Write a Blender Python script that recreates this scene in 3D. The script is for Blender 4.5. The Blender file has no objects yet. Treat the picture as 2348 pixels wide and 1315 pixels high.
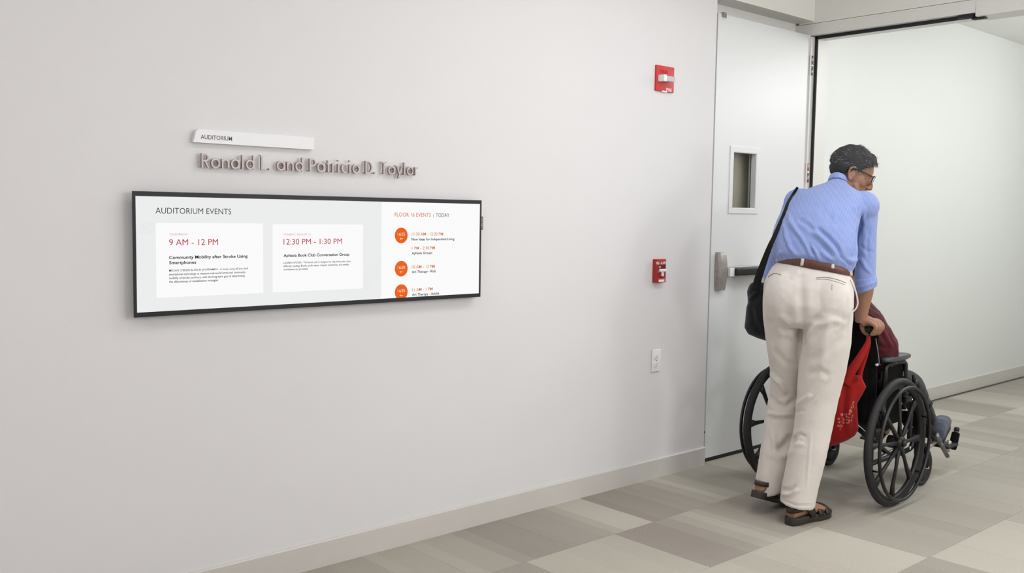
import bpy, bmesh, math, random
import numpy as np
from mathutils import Vector, Matrix, noise
from mathutils.bvhtree import BVHTree

C = bpy.context.scene.collection
random.seed(7)
PI = math.pi

# ------------------------------------------------------------------ camera
YAW, PITCH, ROLL, FPX, CAMH = 0.838706663, -0.076131618, 0.0157087115, 2205.25, 1.355
CX, CY = 1174.0, 657.5
_f = Vector((math.cos(PITCH)*math.cos(YAW), math.cos(PITCH)*math.sin(YAW), math.sin(PITCH)))
_r = Vector((math.sin(YAW), -math.cos(YAW), 0)); _u = _r.cross(_f)
CR = math.cos(ROLL)*_r + math.sin(ROLL)*_u
CU = -math.sin(ROLL)*_r + math.cos(ROLL)*_u
CAM = Vector((0, 0, CAMH))
cam_data = bpy.data.cameras.new('camera')
cam_data.sensor_fit = 'HORIZONTAL'; cam_data.sensor_width = 36.0
cam_data.lens = 36.0*FPX/2348.0
cam_data.clip_start = 0.05; cam_data.clip_end = 60
cam = bpy.data.objects.new('camera', cam_data); C.objects.link(cam)
m = Matrix.Identity(4)
for i in range(3):
    m[i][0] = CR[i]; m[i][1] = CU[i]; m[i][2] = -_f[i]; m[i][3] = CAM[i]
cam.matrix_world = m
bpy.context.scene.camera = cam

# ------------------------------------------------------------------ world and lights
world = bpy.data.worlds.new('world'); bpy.context.scene.world = world
world.use_nodes = True
world.node_tree.nodes['Background'].inputs[0].default_value = (0.95, 0.97, 1.0, 1)
world.node_tree.nodes['Background'].inputs[1].default_value = 0.10
vs = bpy.context.scene.view_settings
vs.view_transform = 'Standard'; vs.look = 'None'; vs.gamma = 1.0; vs.exposure = -0.04
try: vs.use_curve_mapping = False
except Exception: pass
try: bpy.context.scene.cycles.max_bounces = 8; bpy.context.scene.cycles.diffuse_bounces = 5
except Exception: pass

def ceiling_lamp(name, x, y, z, sx, sy, power, col=(1, 1, 1), spread=PI):
    d = bpy.data.lights.new(name, 'AREA'); d.shape = 'RECTANGLE'; d.size = sx; d.size_y = sy
    d.energy = power; d.color = col; d.spread = spread
    o = bpy.data.objects.new(name, d); C.objects.link(o); o.location = (x, y, z)
    return o
LAMPS = [
    ('ceiling_lamp', 3.25, 1.75, 2.79, 1.2, 0.5, 17, (0.965, 0.985, 1.0)),
    ('ceiling_lamp', 1.0, 1.5, 2.79, 1.2, 0.6, 6, (1.0, 0.97, 0.975)),
    ('ceiling_lamp', -1.3, 1.2, 2.79, 1.2, 0.6, 21, (1.0, 0.965, 0.975)),
    ('ceiling_lamp', 6.2, 1.9, 2.79, 0.9, 0.4, 16, (0.985, 0.995, 1.0)),
]
for a in LAMPS: ceiling_lamp(*a)
def fill_light(x, y, z, power, col, rad=0.22):  # added point light out of view, brightens walls, door and ceiling
    d = bpy.data.lights.new('fill_light', 'POINT'); d.energy = power; d.color = col; d.shadow_soft_size = rad
    o = bpy.data.objects.new('fill_light', d); C.objects.link(o); o.location = (x, y, z)
fill_light(2.9, -0.9, 2.05, 56, (0.985, 0.99, 1.0))
fill_light(4.5, -0.9, 1.65, 46, (0.985, 0.995, 1.0))
fill_light(7.7, 1.3, 2.45, 72, (0.98, 1.0, 0.99))
fill_light(-1.6, -0.5, 2.40, 17, (1.0, 0.97, 0.97))

# ------------------------------------------------------------------ picture <-> place
def ray(px, py): return _f + CR*((px-CX)/FPX) - CU*((py-CY)/FPX)
def on_floor(px, py, z=0.0):
    d = ray(px, py); return CAM + d*((z-CAMH)/d.z)
def on_y(px, py, y):
    d = ray(px, py); return CAM + d*(y/d.y)
def on_x(px, py, x):
    d = ray(px, py); return CAM + d*(x/d.x)
AZ = math.radians(30.5)
BV = Vector((math.cos(AZ), math.sin(AZ), 0)); RV = Vector((math.sin(AZ), -math.cos(AZ), 0)); ZV = Vector((0, 0, 1))
MAN_D = 4.383
def M(px, py, b=0.0):
    """point seen at px, py, b metres beyond the plane through the man's standing foot"""
    d = ray(px, py); return CAM + d*((MAN_D+b)/d.dot(BV))
_fa, _ra, _ua = np.array(_f), np.array(CR), np.array(CU)
def project(P):
    Q = P-np.array(CAM); z = Q@_fa
    return CX+FPX*(Q@_ra)/z, CY-FPX*(Q@_ua)/z

# ------------------------------------------------------------------ materials
MATS = {}
def lin(c):
    return tuple((x/12.92 if x <= 0.04045 else ((x+0.055)/1.055)**2.4) for x in c)
def mat(name, rgb, rough=0.6, metal=0.0, var=0.03, scale=30.0, bump=0.0, bscale=300.0, spec=0.5, sheen=0.0, emit=None):
    """rgb given as display values 0..1"""
    if name in MATS: return MATS[name]
    m_ = bpy.data.materials.new(name); m_.use_nodes = True
    nt = m_.node_tree; N = nt.nodes; L = nt.links
    b = N['Principled BSDF']; b.inputs['Roughness'].default_value = rough; b.inputs['Metallic'].default_value = metal
    b.inputs['Specular IOR Level'].default_value = spec
    if sheen: b.inputs['Sheen Weight'].default_value = sheen
    c = lin(rgb)
    tc = N.new('ShaderNodeTexCoord'); nz = N.new('ShaderNodeTexNoise'); nz.inputs['Scale'].default_value = scale; nz.inputs['Detail'].default_value = 3
    L.new(tc.outputs['Object'], nz.inputs['Vector'])
    rp = N.new('ShaderNodeValToRGB')
    rp.color_ramp.elements[0].position = 0.3; rp.color_ramp.elements[1].position = 0.7
    rp.color_ramp.elements[0].color = (*[max(0, x*(1-var)) for x in c], 1); rp.color_ramp.elements[1].color = (*[min(1, x*(1+var)) for x in c], 1)
    L.new(nz.outputs['Fac'], rp.inputs['Fac']); L.new(rp.outputs['Color'], b.inputs['Base Color'])
    if bump:
        n2 = N.new('ShaderNodeTexNoise'); n2.inputs['Scale'].default_value = bscale; n2.inputs['Detail'].default_value = 2
        L.new(tc.outputs['Object'], n2.inputs['Vector'])
        bp = N.new('ShaderNodeBump'); bp.inputs['Strength'].default_value = bump; bp.inputs['Distance'].default_value = 0.002
        L.new(n2.outputs['Fac'], bp.inputs['Height']); L.new(bp.outputs['Normal'], b.inputs['Normal'])
    if emit:
        b.inputs['Emission Color'].default_value = (*lin(rgb), 1); b.inputs['Emission Strength'].default_value = emit
        for l in list(b.inputs['Base Color'].links): L.remove(l)
        b.inputs['Base Color'].default_value = (0.0, 0.0, 0.0, 1); b.inputs['Specular IOR Level'].default_value = 0.0
    MATS[name] = m_
    return m_
def print_mat(name, rgb):
    return mat(name, rgb, emit=1.0)

WALL = mat('painted wall near', (0.878, 0.872, 0.877), 0.55, var=0.006, scale=1.5, bump=0.10, bscale=260)
WALL2 = mat('painted wall corridor', (0.885, 0.895, 0.885), 0.5, var=0.006, scale=1.5, bump=0.10, bscale=260)
BEAM = mat('painted soffit', (0.90, 0.897, 0.875), 0.6, var=0.006, scale=1.5, bump=0.1, bscale=260)
BASE = mat('baseboard vinyl', (0.80, 0.785, 0.765), 0.4, var=0.01, scale=6)
DOORM = mat('door paint', (0.885, 0.892, 0.895), 0.38, var=0.004, scale=2)
FRAMEM = mat('door frame paint', (0.88, 0.875, 0.86), 0.42, var=0.006, scale=3)
CEIL = mat('ceiling paint', (0.95, 0.95, 0.94), 0.8, var=0.006, scale=2)
GASKET = mat('black rubber', (0.10, 0.10, 0.11), 0.6, var=0.1)
STEEL = mat('satin steel', (0.66, 0.65, 0.63), 0.38, 1.0, var=0.05, scale=40)
STEELD = mat('aged steel', (0.66, 0.64, 0.615), 0.42, 0.75, var=0.14, scale=40)
CHROME = mat('chrome', (0.85, 0.85, 0.86), 0.18, 1.0)
COPPER = mat('copper hinge', (0.78, 0.62, 0.56), 0.4, 0.6, var=0.1)
RED = mat('alarm red', (0.80, 0.20, 0.19), 0.42, var=0.03)
RED2 = mat('alarm red dark', (0.66, 0.13, 0.12), 0.42, var=0.03)
WHITEP = mat('white plastic', (0.93, 0.93, 0.93), 0.35, var=0.01)
DARK = mat('dark slot', (0.16, 0.15, 0.15), 0.7)
BLACKP = mat('black plastic', (0.065, 0.066, 0.07), 0.5, var=0.1)
BLACKR = mat('black tyre', (0.105, 0.105, 0.108), 0.62, var=0.15, scale=60)
VINYL = mat('black vinyl', (0.04, 0.038, 0.04), 0.9, var=0.15, scale=20, bump=0.3, bscale=90, spec=.15)
FRAMEB = mat('black frame tube', (0.06, 0.06, 0.064), 0.42)
GREYT = mat('grey tube', (0.48, 0.48, 0.47), 0.35, 0.9)
PADG = mat('armrest grey', (0.27, 0.285, 0.30), 0.42, var=0.05, bump=0.2)
BEZEL = mat('display bezel', (0.12, 0.125, 0.14), 0.42, var=0.03, spec=.3)

# ------------------------------------------------------------------ mesh helpers
def tag(o, label, cat, group=None, kind=None):
    o['label'] = label; o['category'] = cat
    if group: o['group'] = group
    if kind: o['kind'] = kind
    return o
def empty(name, loc, label, cat, rz=0.0, group=None):
    o = bpy.data.objects.new(name, None); C.objects.link(o); o.location = loc; o.rotation_euler = (0, 0, rz)
    o.empty_display_size = 0.1
    bpy.context.view_layer.update()
    return tag(o, label, cat, group)
def world_of(o):
    w = o.matrix_basis.copy(); p = o.parent
    while p: w = p.matrix_basis @ w; p = p.parent
    return w
def link(name, me, mt, parent=None, smooth=True):
    """me is in place coordinates; a parented object keeps its place"""
    if isinstance(me, bmesh.types.BMesh):
        b_ = me; me = bpy.data.meshes.new(name); b_.to_mesh(me); b_.free()
    me.name = name
    if mt is not None and len(me.materials) == 0:
        for x in (mt if isinstance(mt, (list, tuple)) else [mt]): me.materials.append(x)
    if smooth: me.polygons.foreach_set('use_smooth', [True]*len(me.polygons))
    o = bpy.data.objects.new(name, me); C.objects.link(o)
    if parent is None:
        # put the origin at the base of the thing
        n = len(me.vertices); co = np.empty(n*3); me.vertices.foreach_get('co', co); co = co.reshape(-1, 3)
        c0 = np.array([(co[:, 0].min()+co[:, 0].max())/2, (co[:, 1].min()+co[:, 1].max())/2, co[:, 2].min()])
        me.transform(Matrix.Translation(-Vector(c0))); o.location = c0
    else:
        o.parent = parent
        me.transform(world_of(parent).inverted())
    return o
def structure(name, bm, mt, parent=None, smooth=False):
    o = link(name, bm, mt, parent, smooth)
    if parent is None: o['kind'] = 'structure'
    return o
def BM(): return bmesh.new()
def box(bm, x0, x1, y0, y1, z0, z1, bevel=0.0, seg=2):
    if x0 > x1: x0, x1 = x1, x0
    if y0 > y1: y0, y1 = y1, y0
    if z0 > z1: z0, z1 = z1, z0
    r_ = bmesh.ops.create_cube(bm, size=1.0)
    for v in r_['verts']:
        v.co = Vector((x0+(v.co.x+.5)*(x1-x0), y0+(v.co.y+.5)*(y1-y0), z0+(v.co.z+.5)*(z1-z0)))
    if bevel:
        es = list({e for v in r_['verts'] for e in v.link_edges})
        bmesh.ops.bevel(bm, geom=es, offset=bevel, segments=seg, profile=0.7, affect='EDGES')
    return bm
def obox(bm, c, ax, ay, az, sx, sy, sz, bevel=0.0):
    """box with its own axes"""
    r_ = bmesh.ops.create_cube(bm, size=1.0)
    ax, ay, az = ax.normalized(), ay.normalized(), az.normalized()
    for v in r_['verts']:
        v.co = c + ax*(v.co.x*sx) + ay*(v.co.y*sy) + az*(v.co.z*sz)
    if bevel:
        es = list({e for v in r_['verts'] for e in v.link_edges})
        bmesh.ops.bevel(bm, geom=es, offset=bevel, segments=2, profile=0.7, affect='EDGES')
    return bm
def loft(bm, rings, close=True, cap=True):
    rows = [[bm.verts.new(p) for p in r_] for r_ in rings]
    n = len(rows[0])
    for a, b in zip(rows, rows[1:]):
        for i in range(n if close else n-1):
            j = (i+1) % n
            bm.faces.new((a[i], a[j], b[j], b[i]))
    if cap and close:
        for row, flip in ((rows[0], True), (rows[-1], False)):
            c = bm.verts.new(sum((v.co for v in row), Vector())/n)
            for i in range(n):
                j = (i+1) % n
                bm.faces.new((row[j], row[i], c) if flip else (row[i], row[j], c))
    return rows
def ring(c, ax, ay, a, b, n=24, p=2.0):
    out = []
    for i in range(n):
        t = 2*PI*i/n; ct, st = math.cos(t), math.sin(t)
        x = abs(ct)**(2/p)*(1 if ct >= 0 else -1); y = abs(st)**(2/p)*(1 if st >= 0 else -1)
        out.append(c+ax*(a*x)+ay*(b*y))
    return out
def tube(bm, pts, rad, n=12, flat=None, cap=True, closed=False):
    """tube along points; rad is a number or a list; flat=(axis, factor) widens one way"""
    pts = [Vector(p) for p in pts]
    if not isinstance(rad, (list, tuple)): rad = [rad]*len(pts)
    prev = None; rings = []; k = len(pts)
    for i, p in enumerate(pts):
        if closed: t = (pts[(i+1) % k]-pts[i-1])
        else: t = pts[min(i+1, k-1)]-pts[max(i-1, 0)]
        t.normalize()
        if prev is None:
            a = Vector((0, 0, 1)) if abs(t.z) < .9 else Vector((1, 0, 0))
            a = (a-t*a.dot(t)).normalized()
        else: a = (prev-t*prev.dot(t)).normalized()
        prev = a; b = t.cross(a)
        rings.append(ring(p, a, b, rad[i], rad[i], n))
    if closed:
        rows = [[bm.verts.new(q) for q in r_] for r_ in rings]
        for i in range(k):
            A, B_ = rows[i], rows[(i+1) % k]
            for j in range(n):
                bm.faces.new((A[j], A[(j+1) % n], B_[(j+1) % n], B_[j]))
    else: loft(bm, rings, cap=cap)
    return bm
def smooth_path(pts, k=6, closed=False):
    """Catmull-Rom through points (any dimension, as Vectors)"""
    pts = [Vector(p) for p in pts]; out = []; n = len(pts)
    rng = range(n if closed else n-1)
    for i in rng:
        if closed: p0, p1, p2, p3 = pts[i-1], pts[i], pts[(i+1) % n], pts[(i+2) % n]
        else: p0, p1, p2, p3 = pts[max(i-1, 0)], pts[i], pts[i+1], pts[min(i+2, n-1)]
        for j in range(k):
            t = j/k
            out.append(0.5*((2*p1)+(p2-p0)*t+(2*p0-5*p1+4*p2-p3)*t*t+(3*p1-p0-3*p2+p3)*t**3))
    if not closed: out.append(pts[-1])
    return out
def ball(bm, c, rx, ry=None, rz=None, mtx=None, seg=20):
    ry = ry or rx; rz = rz or rx
    r_ = bmesh.ops.create_uvsphere(bm, u_segments=seg, v_segments=max(8, seg//2+2), radius=1.0)
    for v in r_['verts']:
        q = Vector((v.co.x*rx, v.co.y*ry, v.co.z*rz))
        v.co = (mtx @ q if mtx else q) + Vector(c)
    return bm
def disc(bm, c, nrm, r0, th, n=24, r1=None):
    """solid cylinder along nrm from c"""
    nrm = nrm.normalized(); a = nrm.orthogonal().normalized(); b = nrm.cross(a)
    loft(bm, [ring(c, a, b, r0, r0, n), ring(c+nrm*th, a, b, r1 or r0, r1 or r0, n)])
def remesh(bm, voxel, smooth_it=4, factor=0.5):
    me = bpy.data.meshes.new('tmp'); bmesh.ops.recalc_face_normals(bm, faces=bm.faces[:]); bm.to_mesh(me); bm.free()
    o = bpy.data.objects.new('tmp', me); C.objects.link(o)
    md = o.modifiers.new('r', 'REMESH'); md.mode = 'VOXEL'; md.voxel_size = voxel
    if smooth_it:
        ms = o.modifiers.new('s', 'SMOOTH'); ms.iterations = smooth_it; ms.factor = factor
    dg = bpy.context.evaluated_depsgraph_get(); dg.update()
    out = bpy.data.meshes.new_from_object(o.evaluated_get(dg))
    bpy.data.objects.remove(o); bpy.data.meshes.remove(me)
    return out
def get_co(me):
    co = np.empty(len(me.vertices)*3); me.vertices.foreach_get('co', co); return co.reshape(-1, 3)
def get_no(me):
    co = np.empty(len(me.vertices)*3); me.vertices.foreach_get('normal', co); return co.reshape(-1, 3)
def set_co(me, co):
    me.vertices.foreach_set('co', co.reshape(-1)); me.update()
def folds(me, strokes, side=0.0):
    """press cloth folds into a mesh: strokes (x0,y0,x1,y1,width px,depth m) found by where they show in the photograph"""
    co = get_co(me); no = get_no(me)
    x, y = project(co)
    view = co-np.array(CAM); view /= np.linalg.norm(view, axis=1)[:, None]
    facing = np.clip(-(view*no).sum(1)*3+side, 0, 1)
    d = np.zeros(len(co))
    for s in strokes:
        pts = s[0]; w, amp = s[1], s[2]
        best = np.full(len(co), 1e9); tt = np.zeros(len(co))
        L = 0; seg = []
        for (x0, y0), (x1, y1) in zip(pts, pts[1:]):
            l = math.hypot(x1-x0, y1-y0); seg.append((x0, y0, x1, y1, L, l)); L += l
        for x0, y0, x1, y1, l0, l in seg:
            t = np.clip(((x-x0)*(x1-x0)+(y-y0)*(y1-y0))/(l*l), 0, 1)
            dd = np.hypot(x-(x0+t*(x1-x0)), y-(y0+t*(y1-y0)))
            k = dd < best; best[k] = dd[k]; tt[k] = (l0+t[k]*l)/L
        taper = np.clip(np.minimum(tt, 1-tt)*5, 0.0, 1)**0.7 if len(s) < 4 else 1.0
        g = np.exp(-(best/w)**2) - 0.28*np.exp(-((best-w*1.9)/w)**2)
        d += amp*g*taper
    co += no*(d*facing)[:, None]
    set_co(me, co)
def rumple(me, amp, scale, seed=0.0, stretch=(1, 1, 1)):
    co = get_co(me); no = get_no(me); n = len(co); d = np.empty(n)
    sx, sy, sz = (scale*s for s in stretch)
    nf = noise.noise
    for i in range(n):
        p = co[i]
        v = nf((p[0]*sx+seed, p[1]*sy, p[2]*sz))
        d[i] = 1-abs(v)*2.2
    co += no*(d*amp)[:, None]; set_co(me, co)
def bvh_of(me):
    b_ = bmesh.new(); b_.from_mesh(me); t = BVHTree.FromBMesh(b_); b_.free(); return t
def cast(tree, px, py):
    d = ray(px, py).normalized()
    h = tree.ray_cast(CAM, d)
    return h
def strip(bm, tree, pts, width, off=0.003, th=0.003, k=6, fallback=None):
    """a strap lying on a surface, following points seen in the photograph; width in px"""
    path = smooth_path([Vector((p[0], p[1], 0)) for p in pts], k)
    if not isinstance(width, (list, tuple)): width = [width]*len(path)
    else:
        w = []; n = len(path)
        for i in range(n):
            t = i/(n-1)*(len(width)-1); a = int(min(t, len(width)-2)); w.append(width[a]+(width[a+1]-width[a])*(t-a))
        width = w
    rows = []; last = None
    for i, p in enumerate(path):
        t = (path[min(i+1, len(path)-1)]-path[max(i-1, 0)]); t.z = 0; t.normalize(); nn = Vector((-t.y, t.x, 0))
        row = []
        for s in (-.5, -.17, .17, .5):
            q = p+nn*(s*width[i]); h = cast(tree, q.x, q.y)
            if h[0] is None: row.append(None)
            else: row.append((h[0]+h[1]*off, h[1]))
        good = [r_ for r_ in row if r_]
        if not good: continue
        for j in range(4):
            if row[j] is None:
                q = p+nn*((-.5, -.17, .17, .5)[j]*width[i]); g = good[0]
                d = ray(q.x, q.y).normalized(); dist = (g[0]-CAM).length
                row[j] = (CAM+d*dist, g[1])
        rows.append(row)
    rings = [[r_[0] for r_ in row]+[r_[0]-r_[1]*th*1.0 - r_[1]*off for r_ in reversed(row)] for row in rows]
    if len(rings) > 1: loft(bm, rings)
    return bm

# ------------------------------------------------------------------ carpet
def carpet_material():
    m_ = bpy.data.materials.new('carpet tile pile'); m_.use_nodes = True
    nt = m_.node_tree; N = nt.nodes; L = nt.links; b = N['Principled BSDF']
    b.inputs['Roughness'].default_value = 0.95; b.inputs['Specular IOR Level'].default_value = 0.15
    at = N.new('ShaderNodeAttribute'); at.attribute_name = 'pile'; at.attribute_type = 'GEOMETRY'
    sp = N.new('ShaderNodeSeparateColor'); L.new(at.outputs['Color'], sp.inputs['Color'])
    rp = N.new('ShaderNodeValToRGB')
    rp.color_ramp.elements[0].color = (*lin((0.585, 0.555, 0.525)), 1); rp.color_ramp.elements[1].color = (*lin((0.755, 0.735, 0.69)), 1)
    e = rp.color_ramp.elements.new(0.5); e.color = (*lin((0.665, 0.645, 0.605)), 1)
    L.new(sp.outputs['Red'], rp.inputs['Fac'])
    geo = N.new('ShaderNodeNewGeometry'); sx = N.new('ShaderNodeSeparateXYZ'); L.new(geo.outputs['Position'], sx.inputs['Vector'])
    mu = N.new('ShaderNodeMath'); mu.operation = 'MULTIPLY'; mu.inputs[1].default_value = 2*PI/0.0088; L.new(sx.outputs['X'], mu.inputs[0])
    si = N.new('ShaderNodeMath'); si.operation = 'SINE'; L.new(mu.outputs[0], si.inputs[0])
    rs = N.new('ShaderNodeMath'); rs.operation = 'MULTIPLY'; L.new(si.outputs[0], rs.inputs[0]); L.new(sp.outputs['Green'], rs.inputs[1])
    nz = N.new('ShaderNodeTexNoise'); nz.inputs['Scale'].default_value = 240; nz.inputs['Detail'].default_value = 3
    L.new(geo.outputs['Position'], nz.inputs['Vector'])
    n1 = N.new('ShaderNodeMapRange'); n1.inputs[3].default_value = 0.86; n1.inputs[4].default_value = 1.14; L.new(nz.outputs['Fac'], n1.inputs[0])
    r1 = N.new('ShaderNodeMath'); r1.operation = 'MULTIPLY_ADD'; r1.inputs[1].default_value = 0.22; L.new(rs.outputs[0], r1.inputs[0]); L.new(n1.outputs[0], r1.inputs[2])
    mx = N.new('ShaderNodeVectorMath'); mx.operation = 'SCALE'; L.new(rp.outputs['Color'], mx.inputs[0]); L.new(r1.outputs[0], mx.inputs['Scale'])
    L.new(mx.outputs[0], b.inputs['Base Color'])
    ad = N.new('ShaderNodeMath'); ad.operation = 'ADD'; L.new(nz.outputs['Fac'], ad.inputs[0]); L.new(rs.outputs[0], ad.inputs[1])
    bp = N.new('ShaderNodeBump'); bp.inputs['Strength'].default_value = 0.35; bp.inputs['Distance'].default_value = 0.002
    L.new(ad.outputs[0], bp.inputs['Height']); L.new(bp.outputs['Normal'], b.inputs['Normal'])
    return m_
CARPET = carpet_material()
SUB = mat('floor screed', (0.42, 0.40, 0.37), 0.9)
bm = BM(); box(bm, -3.2, 10.8, -1.7, 3.45, -0.12, -0.006)
floor = structure('floor', bm, SUB)
TX, TY = 0.5115, 0.497
BANDS = {  # (row, x of the tile's left edge rounded to .1): [(share, tone, rib)]
    (0, 3.3): [(.12, .05, .8), (.35, .15, .5), (.18, .3, .3), (.2, .38, .1), (.15, .62, 0)],
    (0, 2.8): [(.10, .25, .2), (.28, .30, .4), (.14, .36, 0), (.12, .55, 0), (.36, .80, 0)],
    (0, 2.2): [(.15, .62, 0), (.30, .50, 0), (.14, .30, 0), (.20, .18, .6), (.21, .22, .8)],
    (0, 1.7): [(.3, .35, .2), (.3, .42, .1), (.12, .62, .1), (.28, .55, .2)],
    (0, 1.2): [(.3, .2, 1.2), (.35, .12, 1.6), (.2, .3, .9), (.15, .38, .2)],
    (0, 3.8): [(.12, .85, 0), (.22, .62, 0), (.36, .45, 0), (.3, .5, 0)],
    (1, 2.5): [(.4, .80, .7), (.35, .74, .4), (.25, .66, 0)],
    (1, 3.0): [(.15, .12, .5), (.35, .10, 1.0), (.2, .24, .3), (.15, .48, 0), (.15, .66, 0)],
    (1, 2.0): [(.35, .05, 1.4), (.3, .2, .9), (.35, .3, .5)],
    (1, 3.5): [(.1, .5, 0), (.4, .3, .2), (.35, .2, .3), (.15, .25, .2)],
    (1, 4.0): [(.4, .25, .2), (.3, .22, .2), (.3, .4, 0)],
    (2, 2.8): [(.3, .66, .3), (.4, .70, .2), (.3, .60, 0)],
    (2, 3.3): [(.3, .74, .8), (.3, .78, .6), (.2, .80, .1), (.2, .84, 0)],
    (2, 3.8): [(.25, .40, 0), (.3, .36, 0), (.2, .42, 0), (.25, .3, .1)],
    (2, 4.3): [(.3, .42, 0), (.4, .36, 0), (.3, .48, 0)],
    (3, 4.0): [(.4, .82, .2), (.35, .78, .1), (.25, .72, 0)],
    (3, 3.5): [(.3, .22, .2), (.25, .28, .2), (.45, .78, .1)], (3, 4.55): [(.4, .5, 0), (.3, .42, 0), (.3, .5, 0)], (2, 4.8): [(.3, .5, 0), (.4, .55, 0), (.3, .45, 0)],
}
rt = random.Random(11)
def carpet_tile(row, x0, y1):
    key = None
    for k in BANDS:
        if k[0] == row and abs(k[1]-x0) < 0.13: key = k
    if key: bands = BANDS[key]
    else:
        nb = rt.randint(3, 5); base = rt.choice([.25, .35, .5, .65, .75]); w = [rt.uniform(.5, 1.5) for _ in range(nb)]; s = sum(w)
        bands = [(q/s, min(.95, max(.05, base+rt.uniform(-.16, .16))), rt.choice([0, 0, .2, .5])) for q in w]
    g = 0.0006; a, b_ = x0+g, x0+TX-g; y0, y1 = y1-TY+g, y1-g
    xs = [a]; acc = 0
    for s, _, _ in bands: acc += s; xs.append(a+(b_-a)*min(1, acc))
    xs[-1] = b_
    V = []; F = []; col = []
    for x in xs:
        V += [(x, y0, 0), (x, y1, 0), (x, y0, -.006), (x, y1, -.006)]
    for i in range(len(xs)-1):
        p = i*4; q = p+4; c = (bands[i][1], bands[i][2], 0, 1)
        for f_ in ((p, q, q+1, p+1), (p+2, q+2, q, p), (p+1, q+1, q+3, p+3)): F.append(f_); col += [c]*4
    F.append((0, 1, 3, 2)); col += [(bands[0][1], 0, 0, 1)]*4
    e = (len(xs)-1)*4; F.append((e, e+2, e+3, e+1)); col += [(bands[-1][1], 0, 0, 1)]*4
    me = bpy.data.meshes.new('carpet_tile'); me.from_pydata(V, [], F); me.materials.append(CARPET)
    ca = me.color_attributes.new('pile', 'FLOAT_COLOR', 'CORNER')
    ca.data.foreach_set('color', [v for c in col for v in c])
    o = bpy.data.objects.new('carpet_tile', me); C.objects.link(o); o.parent = floor
    w = world_of(floor); me.transform(w.inverted())
Y_TOP = 3.168
for row in range(9):
    y1 = Y_TOP-row*TY
    off = 3.265 if row % 2 == 0 else 3.008
    for k in range(-12, 15):
        x0 = off+k*TX
        if x0 < -2.6 or x0 > 10.2: continue
        if row > 5 and x0 > 5.5: continue
        carpet_tile(row, x0, y1)

# ------------------------------------------------------------------ the room
WY, FY, XC, XF = 3.136, 3.212, 4.242, 5.192   # wall face, corridor wall face, wall end, door frame plane
CZ = 2.81
bm = BM(); box(bm, -3.2, XC, WY, 3.45, -0.01, CZ); structure('wall_left', bm, WALL)
bm = BM(); box(bm, XC, XF, WY, 3.45, 2.517, CZ); structure('wall_over_door', bm, BEAM)
bm = BM(); box(bm, XC, XF+.19, 3.262, 3.45, -0.01, 2.517); structure('wall_recess', bm, BEAM)
bm = BM(); box(bm, XF+.19, 10.8, FY, 3.45, -0.01, CZ); structure('wall_corridor', bm, WALL2)
bm = BM(); box(bm, 10.6, 10.8, -1.7, FY, -0.01, CZ); structure('wall_end', bm, WALL2)
bm = BM(); box(bm, -3.2, 10.8, -1.7, -1.5, -0.01, CZ); structure('wall_right', bm, WALL)
bm = BM(); box(bm, -3.2, -3.0, -1.5, WY, -0.01, CZ); structure('wall_back', bm, WALL)
bm = BM(); box(bm, -3.2, 10.8, -1.7, 3.45, CZ, CZ+.1); structure('ceiling', bm, CEIL)
# wall around the doorway: over the frame, and beyond the far jamb
bm = BM(); box(bm, XF, XF+.19, -1.5, WY+.1, 2.504, CZ); structure('wall_header', bm, BEAM)
bm = BM(); box(bm, XF, XF+.19, -1.5, 1.22, -0.01, 2.504); structure('wall_far_side', bm, BEAM)
# baseboards
def baseboard(name, x0, x1, yf, th=0.011, h=0.1016):
    bm = BM()
    prof = [(0, 0), (-th, 0), (-th, h-.006), (-th+.004, h), (0, h)]
    loft(bm, [[Vector((x, yf+a, b)) for a, b in prof] for x in (x0, x1)])
    return structure(name, bm, BASE)
baseboard('baseboard_left', -3.0, XC+.001, WY)
baseboard('baseboard_corridor', XF+.20, 10.6, FY)

# door frame: head with its near rabbet over the first leaf, far rabbet over the second
fr = bpy.data.objects.new('trim_1', None); C.objects.link(fr); fr['kind'] = 'structure'
JY = 3.113                                        # jamb's opening face
def prof_head(y0, y1, near):
    bm = BM()
    if near: pr_ = [(XF, 2.506), (XF, 2.437), (XF+.047, 2.437), (XF+.047, 2.417), (XF+.118, 2.417), (XF+.118, 2.437), (XF+.198, 2.437), (XF+.198, 2.506)]
    else: pr_ = [(XF, 2.506), (XF, 2.417), (XF+.15, 2.417), (XF+.15, 2.437), (XF+.198, 2.437), (XF+.198, 2.506)]
    loft(bm, [[Vector((x, y, z)) for x, z in pr_] for y in (y0, y1)])
    bmesh.ops.recalc_face_normals(bm, faces=bm.faces[:])
    return bm
link('frame_head', prof_head(2.201, 3.262, True), FRAMEM, fr, False)
link('frame_head', prof_head(1.22, 2.1995, False), FRAMEM, fr, False)
# jamb
bm = BM()
JY = 3.150
pj = [(XF, 3.262), (XF, JY), (XF+.047, JY), (XF+.047, 3.131), (XF+.118, 3.131), (XF+.118, 3.149), (XF+.198, 3.149), (XF+.198, 3.262)]
loft(bm, [[Vector((x, y, z)) for x, y in pj] for z in (0, 2.43)]); bmesh.ops.recalc_face_normals(bm, faces=bm.faces[:])
link('frame_jamb', bm, FRAMEM, fr, False)
bm = BM(); box(bm, XF-.005, XF+.14, 1.20, 1.27, 0, 2.43); link('frame_jamb', bm, FRAMEM, fr, False)
# rubber seals against the stops
bm = BM(); box(bm, XF+.037, XF+.0468, 2.207, 3.149, 2.4165, 2.4355, .003); link('door_seal', bm, GASKET, fr)
bm = BM(); box(bm, XF+.037, XF+.0468, 3.1305, 3.1470, 0.002, 2.4355, .003); link('door_seal', bm, GASKET, fr)
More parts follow.
